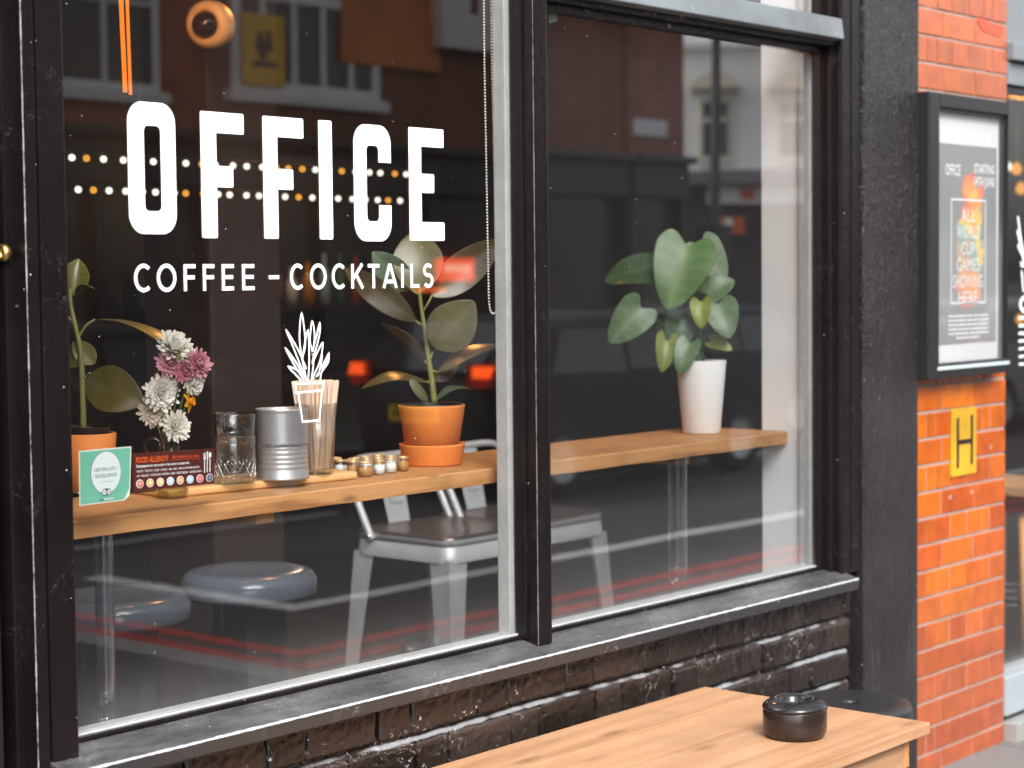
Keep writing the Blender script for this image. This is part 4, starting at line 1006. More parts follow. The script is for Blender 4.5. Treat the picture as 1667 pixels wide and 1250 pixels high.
for a, b in (((697, 590), (705, 572)), ((700, 600), (712, 606)), ((695, 592), (690, 585)), ((702, 622), (694, 621)), ((690, 530), (676, 522)), ((687, 510), (705, 478)), ((684, 480), (668, 470))): m.tube([at_depth(*a, c5), at_depth((a[0]+b[0])/2, (a[1]+b[1])/2+1, c5), at_depth(*b, c5)], .003, 8)
m.build('stem', STEM, rb)
TA = ((.115, .085, .035), (.22, .17, .08)); GY = ((.125, .125, .055), (.22, .20, .11))
pl(rb, (683, 476), (677, 374), 86, c5, db=.0, dt=.05, cols=((.10, .085, .018), (.16, .14, .04)), bend=.06, cup=.1)
pl(rb, (668, 472), (606, 410), 52, c5, db=.02, dt=.0, cols=(BG, BGV), bend=.04)
pl(rb, (704, 482), (817, 389), 62, c5, db=.03, dt=.06, cols=TA, bend=-.06, cup=.2)
pl(rb, (677, 523), (560, 436), 46, c5, db=.0, dt=.05, cols=((.06, .045, .02), (.15, .11, .05)), bend=.14, cup=.15)
pl(rb, (706, 566), (772, 490), 82, c5, db=-.02, dt=-.06, cols=GY, bend=.05, cup=.12)
leaf_obj('leaf', LEAFW, rb, at_depth(692, 588, c5), at_depth(620, 526, c5, -.03), .07, V((.85, -.2, .6)), bend=.05, cup=.15, cols=(OL, (.35, .10, .03)))
leaf_obj('leaf', LEAFW, rb, at_depth(711, 607, c5), at_depth(818, 561, c5, .02), .075, V((-.35, -.20, 1)), bend=.12, cup=-.1, cols=TA)
leaf_obj('leaf', LEAFW, rb, at_depth(696, 622, c5), at_depth(587, 633, c5, -.04), .080, V((-.1, -.25, 1)), bend=.17, cup=-.1, cols=((.09, .075, .025), (.2, .17, .08)))
pl(rb, (706, 620), (746, 592), 26, c5, db=.05, dt=.08, cols=TA, bend=.1)
leaf_obj('leaf', LEAFW, rb, at_depth(710, 652, c5), at_depth(765, 632, c5, .02), .05, V((0, -.2, 1)), bend=.15, cols=(BG, BGV))
pl(rb, (696, 654), (667, 617), 16, c5, db=-.03, dt=-.05, cols=(GY[0], GY[1]), bend=.1, kind='strap')

# heart leaved plant in the white pot
rw = 31*mpp(on_z(1141, 705, ZS)); c6 = stand(1142, 707, ZS, rw)
hp_ = thing('heart_leaf_plant', 'heart leaved green plant in a tall white pot at the right end of the shelf', 'potted plant', c6); k6 = mpp(c6)
hW = at_depth(1140, 586, c6).z-ZS; RT = 41*k6
m = MB(); m.lathe([(rw*.4, .001), (rw*.97, .001), (rw, .004), (RT-.0006, hW-.002), (RT-.001, hW), (RT-.004, hW), (RT*.88, hW-.03)], tuple(c6), 64); m.build('pot', CERAM, hp_)
m = MB(); m.lathe([(.001, hW-.012), (RT*.92, hW-.016)], tuple(c6), 30); m.build('soil', SOIL, hp_)
G1 = ((.085, .20, .04), (.25, .38, .13)); G2 = ((.040, .10, .030), (.12, .21, .08)); G3 = ((.25, .32, .03), (.40, .45, .10)); G4 = ((.10, .19, .075), (.26, .36, .18))
root = c6+V((0, 0, hW-.012))
def heart(B, T, wpx, db=0, dt=0, cols=G1, off=(0, 0, 0), bend=.08, cup=.15):
    b = at_depth(*B, c6, db)
    pl(hp_, B, T, wpx, c6, TOCAM(b)+V(off), db, dt, cols, LEAF, kind='heart', bend=bend, cup=cup)
    m = MB(); m.col = (.10, .17, .05); r0 = root+V((random.uniform(-.015, .015), random.uniform(-.015, .015), 0))
    m.tube(curve([r0, r0.lerp(b, .5)+V((0, .01, .02)), b], 6), [.0024, .0024]+[.0019]*11, 7); m.build('stem', LEAF, hp_)
heart((1118, 403), (1088, 504), 112, -.05, -.09, G1, (0, 0, .2), .06, .12)
heart((1142, 400), (1180, 462), 66, .03, .02, ((.20, .29, .16), (.36, .45, .28)), (.3, 0, .1), .05)  # paler leaf: the reflection on it is put into its colour
heart((1058, 440), (984, 458), 74, -.01, .02, G2, (0, .2, .75), .10)
heart((1042, 503), (992, 558), 72, -.06, -.06, G4, (.1, -.2, .2), .08)
heart((1152, 478), (1196, 456), 52, -.03, -.02, G4, (0, 0, .5), .08)
heart((1170, 497), (1187, 551), 66, -.06, -.09, G4, (.1, -.1, .1), .06)
heart((1141, 493), (1142, 535), 40, -.07, -.09, G3, (-.1, 0, .1), .12, .35)
heart((1158, 556), (1192, 570), 30, -.03, -.05, G3, (0, 0, .6), .1)
heart((1086, 552), (1077, 606), 42, -.05, -.07, ((.20, .26, .035), (.36, .42, .10)), (.2, 0, .1), .12, .3)
heart((1122, 560), (1106, 610), 46, -.07, -.09, G4, (-.3, 0, .1), .1, .2)
heart((1108, 512), (1096, 592), 60, -.02, -.04, G2, (.2, -.2, .2), .1)
heart((1150, 515), (1136, 580), 54, .02, .0, G2, (-.2, .1, .1), .1)
heart((1092, 500), (1074, 556), 46, .02, .01, G2, (.3, 0, .1), .1)
heart((1128, 440), (1148, 500), 60, .04, .03, G2, (.1, 0, .1), .1)
heart((1078, 470), (1046, 494), 44, .04, .05, G2, (0, .1, .5), .1)
# ------------------------------------------------------------------ the cafe room
rm = thing('cafe_room', 'dim dark brown cafe interior seen through the windows', 'room', (4, 3, 0))
DARKW = plain('dark brown wall', (.022, .013, .011), .7, var=.25, scale=4); DARKF = wood('dark floor boards', (.028, .021, .019), (.013, .010, .009), .8, 1, .35, knots=False)
MB().box(-2, 12, 6.0, 6.2, -.02, 3.4).build('back_wall', DARKW, rm)
MB().box(-2.2, -2, .1, 6, -.02, 3.4).build('side_wall', DARKW, rm); MB().box(12, 12.2, .1, 6, -.02, 3.4).build('side_wall', DARKW, rm)
MB().box(-2.2, 12.2, .06, 6.2, -.10, -.012).build('floor', DARKF, rm); MB().box(-2.2, 12.2, .06, 6.2, 3.4, 3.6).build('ceiling', DARKW, rm)
m = MB(); m.box(-2.2, 2.04, .12, .3, -.02, 3.4); m.box(2.04, 5.4, .055, .2, -.02, .685); m.build('front_wall', DARKW, rm)
MB().box(4.9, 5.3, .047, .186, .70, 3.4, .004).build('window_reveal', plain('white window reveal', (.93, .94, .95), .45, var=.04, scale=4), rm, 'white painted side of the window opening')
MB().box(3.95, 4.25, 1.62, 1.95, 0, 3.4, .01).build('column', plain('brown column', (.030, .018, .014), .6, var=.2), rm)
m = MB(); m.box(1.4, 2.3, 5.86, 5.999, .9, 2.5); m.box(4.5, 5.6, 5.80, 5.999, 0, 2.2); m.box(7.4, 9.6, 5.85, 5.999, 0, 2.4); m.build('wall_panel', plain('charcoal wall panel', (.035, .032, .034), .4, var=.2), rm)
MB().box(2.0, 9, 5.1, 5.7, 0, 1.05, .01).build('counter', plain('dark counter', (.03, .022, .02), .4, var=.2), rm)
sk = thing('upper_storey', 'dark wall of the cafe building above the window', 'building', (3, .1, 3.4))
MB().box(-6, 14, -.02, .6, 3.38, 7.0).build('wall', plain('sooty brick', (.11, .055, .040), .8, var=.3), sk)
MB().box(-6, 2.03, -.02, .12, 0, 3.38).build('shop_door_wall', BLACK, sk)
kn = tag(MB().lathe([(.004, -.020), (.012, -.018), (.0165, -.012), (.017, -.004), (.013, 0), (.010, 0), (.009, -.008), (.004, -.009)], tuple(on_y(3, 412, -.02)+V((-.004, 0, 0))), 24, 'x', mtx=Matrix.Rotation(pi, 4, 'Z')).build('door_lock', BRASS), 'round brass lock at the far left on the black door frame', 'lock')

# back bar
bs = thing('wall_shelf', 'dark wall shelf far back in the cafe carrying bottles', 'shelf', on_y(400, 500, 5.9))
ba, bb = on_y(250, 520, 5.7), on_y(620, 520, 5.7); MB().box(ba.x, bb.x, 5.72, 5.998, 1.42, 1.46, .004).build('board', DARKF, bs)
BCOL = [plain('pale blue bottle', (.35, .48, .58), .15), plain('red bottle label', (.45, .05, .05), .4), plain('amber bottle', (.50, .20, .04), .15), plain('green bottle', (.08, .16, .08), .15), plain('white bottle', (.65, .66, .66), .3)]
random.seed(5)
for k in range(13):
    u = (k+.5)/13; x = ba.x+(bb.x-ba.x)*u; hb = random.uniform(.24, .36); rb_ = random.uniform(.035, .05); nm = ['pale blue', 'red', 'amber', 'dark green', 'white'][k*3 % 5]
    m = MB(); m.lathe([(.001, 1.461), (rb_, 1.462), (rb_, 1.46+hb*.6), (rb_*.35, 1.46+hb*.75), (rb_*.32, 1.46+hb), (.001, 1.46+hb)], (x, 5.85, 0), 14)
    tag(m.build('bottle', BCOL[k*3 % 5]), '%s bottle on the wall shelf far back in the cafe, blurred' % nm, 'bottle', 'bottles on the wall shelf')
o = bpy.data.lights.new('bar_glow', 'POINT'); o.energy = 16; o.color = (1, .72, .45); o.shadow_soft_size = .1; o2 = bpy.data.objects.new('bar_glow', o); COL.objects.link(o2); o2.location = ((ba.x+bb.x)/2, 5.2, 2.3)  # unseen lamp added to light the bottles
# warm lamps inside
def bulb_light(loc, e, col, r=.06):
    l = bpy.data.lights.new('lamp', 'POINT'); l.energy = e; l.color = col; l.shadow_soft_size = r
    o = bpy.data.objects.new('lamp', l); COL.objects.link(o); o.location = loc; return o
TUBEO = emit('glowing orange tube', (1.0, .22, .015), 1.5)
tl = thing('tube_lamp', 'hanging lamp of two glowing orange tubes at the top left', 'lamp', on_y(205, 40, .8))
for px, p2, pb in ((197, 204, 150), (207, 212.5, 154)):
    a, b = on_y(p2, pb, .8), on_y(px, 0, .8); a.x -= 0; b = b+(b-a)*1.3; MB().tube([a, b], .0056 if px < 200 else .0042, 12).build('tube', TUBEO, tl)
o = bulb_light(on_y(205, 60, .8)+V((.0, .10, .2)), 5, (1, .36, .08)); o.name = 'tube_glow'
o = bulb_light((5.0, 1.9, 3.0), 55, (1, .40, .10), .15); o.name = 'ceiling_glow'
# dome camera on the column
cc = on_y(337, 40, 1.5); kc = mpp(cc); fdir = (V((1.2, -2.4, 1.4))-cc).normalized(); fdir = V((-.92, -.39, -.13)).normalized()
dc = thing('security_camera', 'round dome camera in a ring lit orange, on the dark column', 'security camera', cc)
rot = fdir.to_track_quat('Z', 'Y').to_matrix().to_4x4()
m = MB(); R_ = 39*kc; m.lathe([(R_*.55, .012), (R_*.62, .020), (R_*.80, .018), (R_*.97, .004), (R_, -.012), (R_*.98, -.045), (R_*.4, -.05)], tuple(cc), 48, mtx=rot); m.build('housing', plain('camera housing', (.85, .55, .24), .4, var=.05), dc)  # orange light on the pale ring is put into its colour
m = MB(); m.lathe([(.0005, R_*.74), (R_*.2, R_*.71), (R_*.40, R_*.58), (R_*.53, R_*.36), (R_*.58, .010)], tuple(cc), 36, mtx=rot); m.build('dome', plain('black glossy dome', (.012, .010, .010), .06, var=.05, bmp=0), dc)
m = MB(); m.tube([cc-fdir*.04, cc-fdir*.09+V((.02, .05, 0)), V((cc.x+.12, 1.63, cc.z))], .018, 12); m.build('bracket', BLACKPL, dc)
o = bulb_light(cc+V((-.35, -.45, .12)), 7.0, (1, .36, .06), .05); o.name = 'camera_glow'

# strings of bulbs across the room
BW = emit('white bulb', (1, .93, .80), 1.5); BO = emit('amber bulb', (1, .42, .06), 1.1)
for row, (xa, ya_, xb, yb_, lb) in enumerate(((86, 260.5, 662, 279, 'upper string of small round bulbs hung across the cafe'), (98, 309.5, 652, 325, 'lower string of small round bulbs hung across the cafe'))):
    yy = 1.5; A, B = on_y(xa, ya_, yy), on_y(xb, yb_, yy); B.z = (A.z+B.z)/2; A.z = B.z
    t0 = thing('string_light', lb, 'string light', A, 'bulb strings hung across the cafe'); n = 25
    m = MB(); m.tube([A.lerp(B, k/50)+V((0, .0, .0155)) for k in range(51)], .0016, 6); m.build('cable', DARKM, t0)
    for k in range(n):
        p = A.lerp(B, (k+random.uniform(-.12, .12))/(n-1)); amber = (k % 7 == 2 or (row == 0 and k in (14, 15, 19)) or (row == 1 and k in (8,)))
        m = MB(); m.lathe([(.0004, -.0105), (.0068, -.0084), (.0102, -.0032), (.0102, .0032), (.0068, .0084), (.0004, .0105)], tuple(p), 14); m.build('bulb', BO if amber else BW, t0)

# blind chain
ch = thing('blind_chain', 'loops of white beaded roller blind chain hanging by the window post', 'blind chain', on_y(800, 0, .06))
def bead_line(mb, pts, r, step):
    pts = [V(p) for p in pts]; acc = 0; last = pts[0]
    for a, b in zip(pts[:-1], pts[1:]):
        L_ = (b-a).length; d = (b-a)/L_; s = step-acc
        while s < L_:
            p = a+d*s; mb.lathe([(.0002, -r), (r*.8, -r*.6), (r, 0), (r*.8, r*.6), (.0002, r)], tuple(p), 7); s += step
        acc = L_-(s-step)
CHB = plain('white chain bead', (.86, .84, .76), .4, var=.05)
m = MB(); y = .055
q = lambda px, py: on_y(px, py, y)
l1 = [q(787, -60), q(788.5, 100), q(795.5, 480)]+[q(x_, z_) for x_, z_ in ((796.5, 497), (799, 508), (804, 511), (808, 506))]+[q(809.3, 480), q(800.6, 100), q(799, -60)]
bead_line(m, l1, .0026, .0074); bead_line(m, [q(807.5, -60), q(809, 100), q(814.5, 470), q(816, 500)], .0026, .0074)
m.build('beads', CHB, ch)

# ------------------------------------------------------------------ stools inside
def bar_stool(px, py, z, label):
    c = on_z(px, py, z); t0 = thing('bar_stool', label, 'bar stool', (c.x, c.y, 0), 'blue topped pedestal stools')
    r = .193; m = MB()
    m.lathe([(.001, z-.006), (r*.55, z-.005), (r*.80, z-.001), (r*.93, z-.008), (r, z-.030), (r, z-.062), (r*.985, z-.072), (r*.9, z-.074), (.001, z-.074)], (c.x, c.y, 0), 64); m.build('seat', BLUEV, t0)
    m = MB(); m.lathe([(.12, z-.09), (.12, z-.0745)], (c.x, c.y, 0), 30); m.box(c.x-.075, c.x+.075, c.y-.075, c.y+.075, .02, z-.085, .006); m.build('column', DARKM, t0)
    m = MB(); m.lathe([(.001, .018), (.20, .018), (.215, .008), (.215, .0)], (c.x, c.y, 0), 48); m.build('base', DARKM, t0)
    m = MB(); P = [V((c.x+.16*cos(a), c.y+.16*sin(a), .26)) for a in [radians(200+k*14) for k in range(11)]]; m.tube([V((c.x-.05, c.y, .26))]+P+[V((c.x+.02, c.y-.03, .26))], .009, 10); m.build('footrest', DARKM, t0)
bar_stool(405, 926, .80, 'blue grey round topped stool nearer the middle of the window')
bar_stool(190, 966, .80, 'blue grey round topped stool cut by the left window frame')
SEATM = plain('steel with painted dark reflection', (.20, .165, .155), .30, .75, var=.25, scale=7, bmp=.05)  # seat top: the dark reflection in the steel is put into its colour
def steel_stool(cx, cy, W, z, label):
    t0 = thing('steel_stool', label, 'steel stool', (cx, cy, 0), 'steel stools with low backs'); h = W/2
    m = MB(); n = 8
    def rr(h_, r_, zz): return [V((cx+a, cy+b, zz)) for a, b in rrect(-h_, h_, -h_, h_, r_, r_, 6)]
    rings = [rr(h-.018, .045, z-.006), rr(h-.006, .050, z), rr(h, .052, z-.006), rr(h+.001, .052, z-.012)]
    rings2 = [rr(h+.001, .052, z-.0122), rr(h+.001, .052, z-.030), rr(h-.003, .05, z-.031), rr(h-.003, .05, z-.034), rr(h, .052, z-.036), rr(h+.004, .052, z-.085)]
    k = len(rings[0]); m.add([p for r_ in rings for p in r_], [(i*k+j, i*k+(j+1) % k, (i+1)*k+(j+1) % k, (i+1)*k+j) for i in range(len(rings)-1) for j in range(k)]+[tuple(range(k))[::-1]], True)
    m.build('seat', SEATM, t0)
    m = MB(); m.add([p for r_ in rings2 for p in r_], [(i*k+j, i*k+(j+1) % k, (i+1)*k+(j+1) % k, (i+1)*k+j) for i in range(len(rings2)-1) for j in range(k)], True); m.build('seat_skirt', STEEL, t0)
    for sx in (-1, 1):
        for sy in (-1, 1):
            m = MB(); A = V((cx+sx*(h-.002), cy+sy*(h-.002), z-.075)); B = V((cx+sx*(h+.045), cy+sy*(h+.045), 0))
            vs = []
            for P, wd in ((A, .085), (A.lerp(B, .45), .060), (B, .038)):        # folded angle that tapers to the foot
                vs += [P+V((-sx*wd, 0, 0)), P, P+V((0, -sy*wd, 0)), P+V((-sx*.004, -sy*wd, 0)), P+V((-sx*.004, -sy*.004, 0)), P+V((-sx*wd, -sy*.004, 0))]
            fs = [(i*6+j, i*6+(j+1) % 6, (i+1)*6+(j+1) % 6, (i+1)*6+j) for i in range(2) for j in range(6)]; m.add(vs, fs); fixn(m.build('leg', STEEL, t0))
    m = MB()
    for zz, kf in ((.30, .62),):
        e = h+.045*kf-.004
        for s in (-1, 1):
            m.box(cx-e, cx+e, cy+s*e-.002, cy+s*e+.002, zz, zz+.022, .001); m.box(cx+s*e-.002, cx+s*e+.002, cy-e, cy+e, zz-.03, zz-.008, .001)
    m.build('crossbar', STEEL, t0)
    m = MB(); zt_ = z+.215
    pts = [V((cx-h-.008, cy+.12, z-.03)), V((cx-h-.010, cy+.14, z+.01)), V((cx-h-.008, cy+.19, z+.10)), V((cx-h+.01, cy+.235, z+.16)), V((cx-h+.06, cy+.26, zt_)), V((cx, cy+.27, zt_+.005)), V((cx+h-.06, cy+.26, zt_)), V((cx+h-.01, cy+.235, z+.16)), V((cx+h+.008, cy+.19, z+.10)), V((cx+h+.010, cy+.14, z+.01)), V((cx+h+.008, cy+.12, z-.03))]
    m.tube(curve(pts, 6), .0125, 12); m.build('back_frame', STEEL, t0)
    m = MB(); 
    for s in (-1, 1): m.lathe([(.0005, .016), (.007, .014), (.010, .006), (.010, 0)], (cx+s*(h+.010), cy+.125, z-.02), 14, 'x', mtx=Matrix.Rotation(0 if s > 0 else pi, 4, 'Z'))
    m.build('rivets', CHROME, t0)
    m = MB(); a = V((cx, cy+h-.01, z-.02)); b = V((cx, cy+.262, zt_-.005)); d = (b-a); sd_ = V((1, 0, 0)); nn = V((0, -d.z, d.y)).normalized()
    P = [a-sd_*.05, a+sd_*.05, b+sd_*.06, b-sd_*.06]; m.prism(P, nn*.003); bevel(m.build('back_plate', STEEL, t0), .003)
    m = MB(); P2 = [a.lerp(b, .35)-sd_*.03, a.lerp(b, .35)+sd_*.03, a.lerp(b, .8)+sd_*.034, a.lerp(b, .8)-sd_*.034]; m.prism([p+nn*.003 for p in P2], nn*.005); bevel(m.build('back_emboss', STEEL, t0), .004)
    return t0
steel_stool(4.635, 1.26, .43, .80, 'grey steel stool with low back left of the window post')
steel_stool(5.075, 1.30, .43, .80, 'grey steel stool half hidden behind the window post, showing right of it')

# ------------------------------------------------------------------ on the pavement
ZT = .525
tA, tB = on_z(1148, 1117, ZT), on_z(1514, 1176, ZT); ex = (tA.x+tB.x)/2; y1, y0 = tA.y, tB.y; x0 = ex-1.55
tb = thing('wooden_table', 'low plain varnished pine table on the pavement in front of the window', 'table', (ex-.75, (y0+y1)/2, 0))
m = MB(); npl = 4; wd = (y1-y0)/npl
for k in range(npl): m.box(x0, ex+random.uniform(-.001, .001), y0+k*wd+.0009, y0+(k+1)*wd-.0009, ZT-.028, ZT+random.uniform(-.0008, 0), .0025)
m.build('tabletop', TABLEW, tb)
m = MB(); m.box(ex-.075, ex-.050, y0+.03, y1-.03, ZT-.105, ZT-.0285, .003); m.build('apron', TABLEE, tb)
m = MB(); m.box(x0+.05, ex-.0755, y0+.032, y0+.055, ZT-.105, ZT-.0285, .003); m.build('apron', TABLEW, tb)
m = MB(); m.box(x0+.05, ex-.0755, y1-.055, y1-.032, ZT-.105, ZT-.0285, .003); m.build('apron', TABLEW, tb)
for a in (ex-.15, x0+.10):
    for b in (y0+.062, y1-.122): MB().box(a, a+.06, b, b+.06, 0, ZT-.0285, .004).build('leg', TABLEE, tb)
m = MB()
for z_ in (ZT-.055, ZT-.085): m.lathe([(.0005, .0012), (.005, .001), (.006, -.001)], (ex-.0498, y0+.08+(z_-ZT+.055), z_), 12, 'x')
m.build('screw', DARKM, tb)
# ashtray
ra = 52.5*mpp(on_z(1293, 1205, ZT)); ca = stand(1294, 1210, ZT, ra*.95)
ash = thing('ashtray', 'round black lidded ashtray on the pine table', 'ashtray', ca); ha = .058*ra/.065
m = MB(); m.lathe([(.001, .001), (ra*.80, .001), (ra*.93, .006), (ra*.985, .016), (ra, ha*.5), (ra*1.0, ha-.002), (ra*.985, ha), (ra*.9, ha), (ra*.88, ha-.01), (.001, ha-.02)], tuple(ca), 64); m.build('bowl', plain('brown black melamine', (.022, .014, .012), .22, var=.1, bmp=.03), ash)
m = MB(); z = ha+.0008; m.lathe([(ra*.9, z), (ra*1.015, z), (ra*1.02, z+.004), (ra*.98, z+.009), (ra*.82, z+.019), (ra*.62, z+.024), (ra*.50, z+.0225), (ra*.44, z+.016), (ra*.40, z+.004), (ra*.3, z-.004), (.001, z-.006)], tuple(ca), 64); m.build('lid', plain('black melamine lid', (.012, .012, .013), .12, var=.1, bmp=.02), ash)
# round stool by the pilaster
ZC = .41; a, b = on_z(1287, 1137, ZC), on_z(1483, 1150, ZC); cS = on_z(1386, 1141, ZC); rS = 98*mpp(cS)
rsd = thing('round_stool', 'low round black metal stool between the table end and the pilaster', 'stool', (cS.x, cS.y, 0))
SAT = plain('satin black seat', (.022, .022, .024), .38, var=.1, bmp=.03)
m = MB(); z = ZC; m.lathe([(.020, z-.010), (.022, z-.003), (.030, z-.003), (rS*.72, z), (rS*.90, z-.001), (rS*.97, z-.006), (rS, z-.018), (rS*1.0, z-.060), (rS*.985, z-.062), (rS*.96, z-.03), (.020, z-.012)], (cS.x, cS.y, 0), 72); m.build('seat', SAT, rsd)
for k in range(4):
    an = radians(20+90*k); d = V((cos(an), sin(an), 0)); p = V((cS.x, cS.y, 0))
    m = MB(); m.tube([p+d*rS*.80+V((0, 0, z-.02)), p+d*rS*1.02], .011, 10); m.build('leg', SAT, rsd)
m = MB(); m.tube([V((cS.x+rS*.93*cos(2*pi*k/32), cS.y+rS*.93*sin(2*pi*k/32), .17)) for k in range(33)], .007, 8); m.build('foot_ring', SAT, rsd)

# ------------------------------------------------------------------ next window, right of the pier
S2_ = V((6.4, 0, .2))
w2 = thing('shop_window', 'next cafe window at the right edge, mostly cut off by the picture', 'shop window', S2_)
GREYP = plain('pale grey paint', (.20, .225, .24), .4, var=.08, scale=10)
zr1, zr0 = fz(1655, 77, 0), fz(1655, 106, 0); zq0 = fz(1655, 158, 0)
m = MB(); m.box(6.07, 9, -.05, .05, zq0+.03, zr0-.004, .004); m.box(6.07, 9, -.075, .04, zr0, zr1, .006); m.build('fascia', GREYP, w2)
m = MB(); m.box(6.07, 9, -.03, .05, zq0, zq0+.028, .003); m.box(6.07, 6.10, -.02, .05, .27, zq0, .003); m.build('frame', BLACK, w2)
zs1, zs0 = fz(1655, 1095, -.05), fz(1655, 1158, -.05)
m = MB(); m.box(6.06, 9, -.06, .05, zs0, zs1, .006); m.build('window_sill', plain('blue grey sill', (.34, .39, .42), .4, var=.08), w2)
MB().box(6.06, 9, -.03, .05, zs0-.022, zs0-.001).build('shadow_gap', BLACK, w2); MB().box(6.06, 9, -.10, .05, -.05, zs0-.022, .004).build('plinth', plain('pale stone plinth', (.30, .30, .29), .6, var=.1), w2)
m = MB(); m.poly([(6.07, .012, zs1), (9, .012, zs1), (9, .012, zq0), (6.07, .012, zq0)]); p2 = m.build('glass_pane', PANE2, w2)
m = MB(); rect(m, 6.07, 9, zr1+.01, 3.36, .0); m.build('upper_pane', GREYP, w2)
m = MB(); yl = .0105; lay[0] = 0
def ZP2(a, b): p = on_y(1640+a, b, yl); return (p.x, p.z)
for c in ([(17, 352), (22, 390), (28, 420)], [(16, 374), (22, 402), (30, 430)], [(17, 398), (24, 415), (30, 436)], [(22, 425), (23, 432), (40, 430)], [(23, 440), (26, 475)]): draw(m, ZP2, c, .012, False, False)
p = on_y(1662, 495, yl); kx = (on_y(1667, 495, yl).x-on_y(1657, 495, yl).x)/10
def VB(a0, a1, z0, z1): lay[0] += .0001; q0 = on_y(1640+a0, z1, yl); q1 = on_y(1640+a1, z0, yl); rect(m, q0.x, q1.x, q0.z, q1.z, yl-lay[0])
ribbon(m, arc(on_y(1670, 495, yl).x, on_y(1670, 495, yl).z, kx*9, .025, 90, 270, 12), .016, yl)
for k in range(7): VB(18, 40, 514+k*12.5, 520+k*12.5)
m.build('lettering', VINYL, p2, 'white plant drawing and upright lettering cut by the picture edge')
ws = on_y(1700, 868, .42); 
wst = thing('wooden_stool', 'wooden stool with black foot ring behind the window at the right edge', 'stool', (ws.x+.08, ws.y+.18, 0)); c = V((ws.x+.08, ws.y+.18, 0))
m = MB(); m.box(c.x-.2, c.x+.2, c.y-.17, c.y+.17, .70, .745, .008); m.build('seat', TABLEW, wst)
MB().box(c.x-.19, c.x+.19, c.y-.16, c.y+.16, .635, .695, .004).build('seat_band', BLACKPL, wst)
for sx in (-1, 1):
    for sy in (-1, 1): m = MB(); m.tube([c+V((sx*.15, sy*.12, .636)), c+V((sx*.18, sy*.15, 0))], .02, 12); m.build('leg', TABLEE, wst)
m = MB()
for zz in (.24, .27): m.tube([c+V((.19*cos(2*pi*k/28), .17*sin(2*pi*k/28), zz)) for k in range(29)], .010, 8)
m.build('foot_ring', BLACKPL, wst)
PENDS = [(1655, 276, 9, BO), (1642, 272, 6, BW), (1662, 308, 9, BO), (1660, 520, 7, BO)]
for k, (px, py, rr, mt) in enumerate(PENDS):
    p = on_y(px, py, 1.6+.25*k); t0 = thing('pendant_lamp', ['glowing pendant bulb at the right edge beside the poster case top', 'small white bulb right by the upper poster lock', 'lower amber pendant bulb at the right edge', 'amber bulb low at the right edge'][k], 'lamp', p); r = rr*mpp(p)
    m = MB(); m.lathe([(.0005, -r), (r*.7, -r*.7), (r, 0), (r*.7, r*.75), (r*.3, r*1.3)], tuple(p), 18); m.build('bulb', mt, t0); MB().tube([p+V((0, 0, r*1.3)), V((p.x, p.y, 3.39))], .004, 6).build('cord', BLACKPL, t0)
o = bulb_light(on_y(1660, 292, 1.5), 10, (1, .5, .16)); o.name = 'pendant_glow'
MB().box(9, 9.2, -.05, .12, 0, 3.4).build('frame_post', BLACK, w2)
gt = on_y(901, 4, .004); m = MB(); m.poly([on_y(893, -20, .004), on_y(894, 38, .004), on_y(907, 34, .004), on_y(908, -20, .004)]); tag(m.build('sticker', MINT), 'small mint green sticker end at the top left of the right pane', 'sticker')

# ------------------------------------------------------------------ across the street (seen in the glass)
def bricks(name, c1, c2, mort, sc=1.0):
    m, t, out = nt(name); v = coords(t); sx = N(t, 'ShaderNodeSeparateXYZ'); L(t, v, sx.inputs[0]); cb = N(t, 'ShaderNodeCombineXYZ')
    L(t, mth(t, 'ADD', sx.outputs[0], sx.outputs[1]), cb.inputs[0]); L(t, sx.outputs[2], cb.inputs[1])
    br = N(t, 'ShaderNodeTexBrick'); br.inputs['Scale'].default_value = 1
    for k, q in (('Color1', rgba(c1)), ('Color2', rgba(c2)), ('Mortar', rgba(mort)), ('Mortar Size', .008), ('Brick Width', .225), ('Row Height', .075)): br.inputs[k].default_value = q
    L(t, cb.outputs[0], br.inputs[0]); g = noise_tex(t, v, .8, 4)
    bsdf(t, out, mixc(t, 1.0, br.outputs[0], ramp(t, g, [(.3, .6), (.7, 1.15)]).outputs[0], 'MULTIPLY'), .8); return m
RB = bricks('red street brick', (.62, .20, .10), (.50, .15, .08), (.16, .09, .07)); DB = bricks('dark street brick', (.34, .12, .075), (.26, .09, .06), (.08, .05, .04))
WINF = plain('street window frame', (.88, .88, .86), .5, var=.1); PANED = plain('dark street pane', (.05, .055, .06), .08, var=.3, bmp=0); SHOPD = plain('dark shopfront paint', (.030, .027, .030), .5, var=.2)
SHOPG = plain('dim shop glass', (.06, .055, .055), .1, var=.5, scale=1.5, bmp=0)
def street_house(name, label, x0, x1, W, z1, wallm, zshop, depth=8):
    t0 = thing(name, label, 'building', ((x0+x1)/2, -W, 0)); m = MB(); m.box(x0, x1, -W-depth, -W, zshop, z1); m.build('wall', wallm, t0)
    if zshop > 0:
        m = MB(); m.box(x0, x1, -W-depth, -W-.25, 0, zshop); m.box(x0, x1, -W-.25, -W+.12, zshop-.55, zshop-.001, .03); m.box(x0, x1, -W-.25, -W+.3, zshop, zshop+.12, .03)
        n = max(1, int((x1-x0)/1.6))
        for k in range(n+1): q = x0+(x1-x0)*k/n; m.box(max(x0, q-.08), min(x1, q+.08), -W-.24, -W+.02, 0, zshop-.551)
        m.box(x0, x1, -W-.24, -W, 0, .5); m.build('shopfront', SHOPD, t0)
        m = MB(); m.box(x0+.1, x1-.1, -W-.2, -W-.17, .5, zshop-.56); m.build('shop_glass', SHOPG, t0)
    return t0
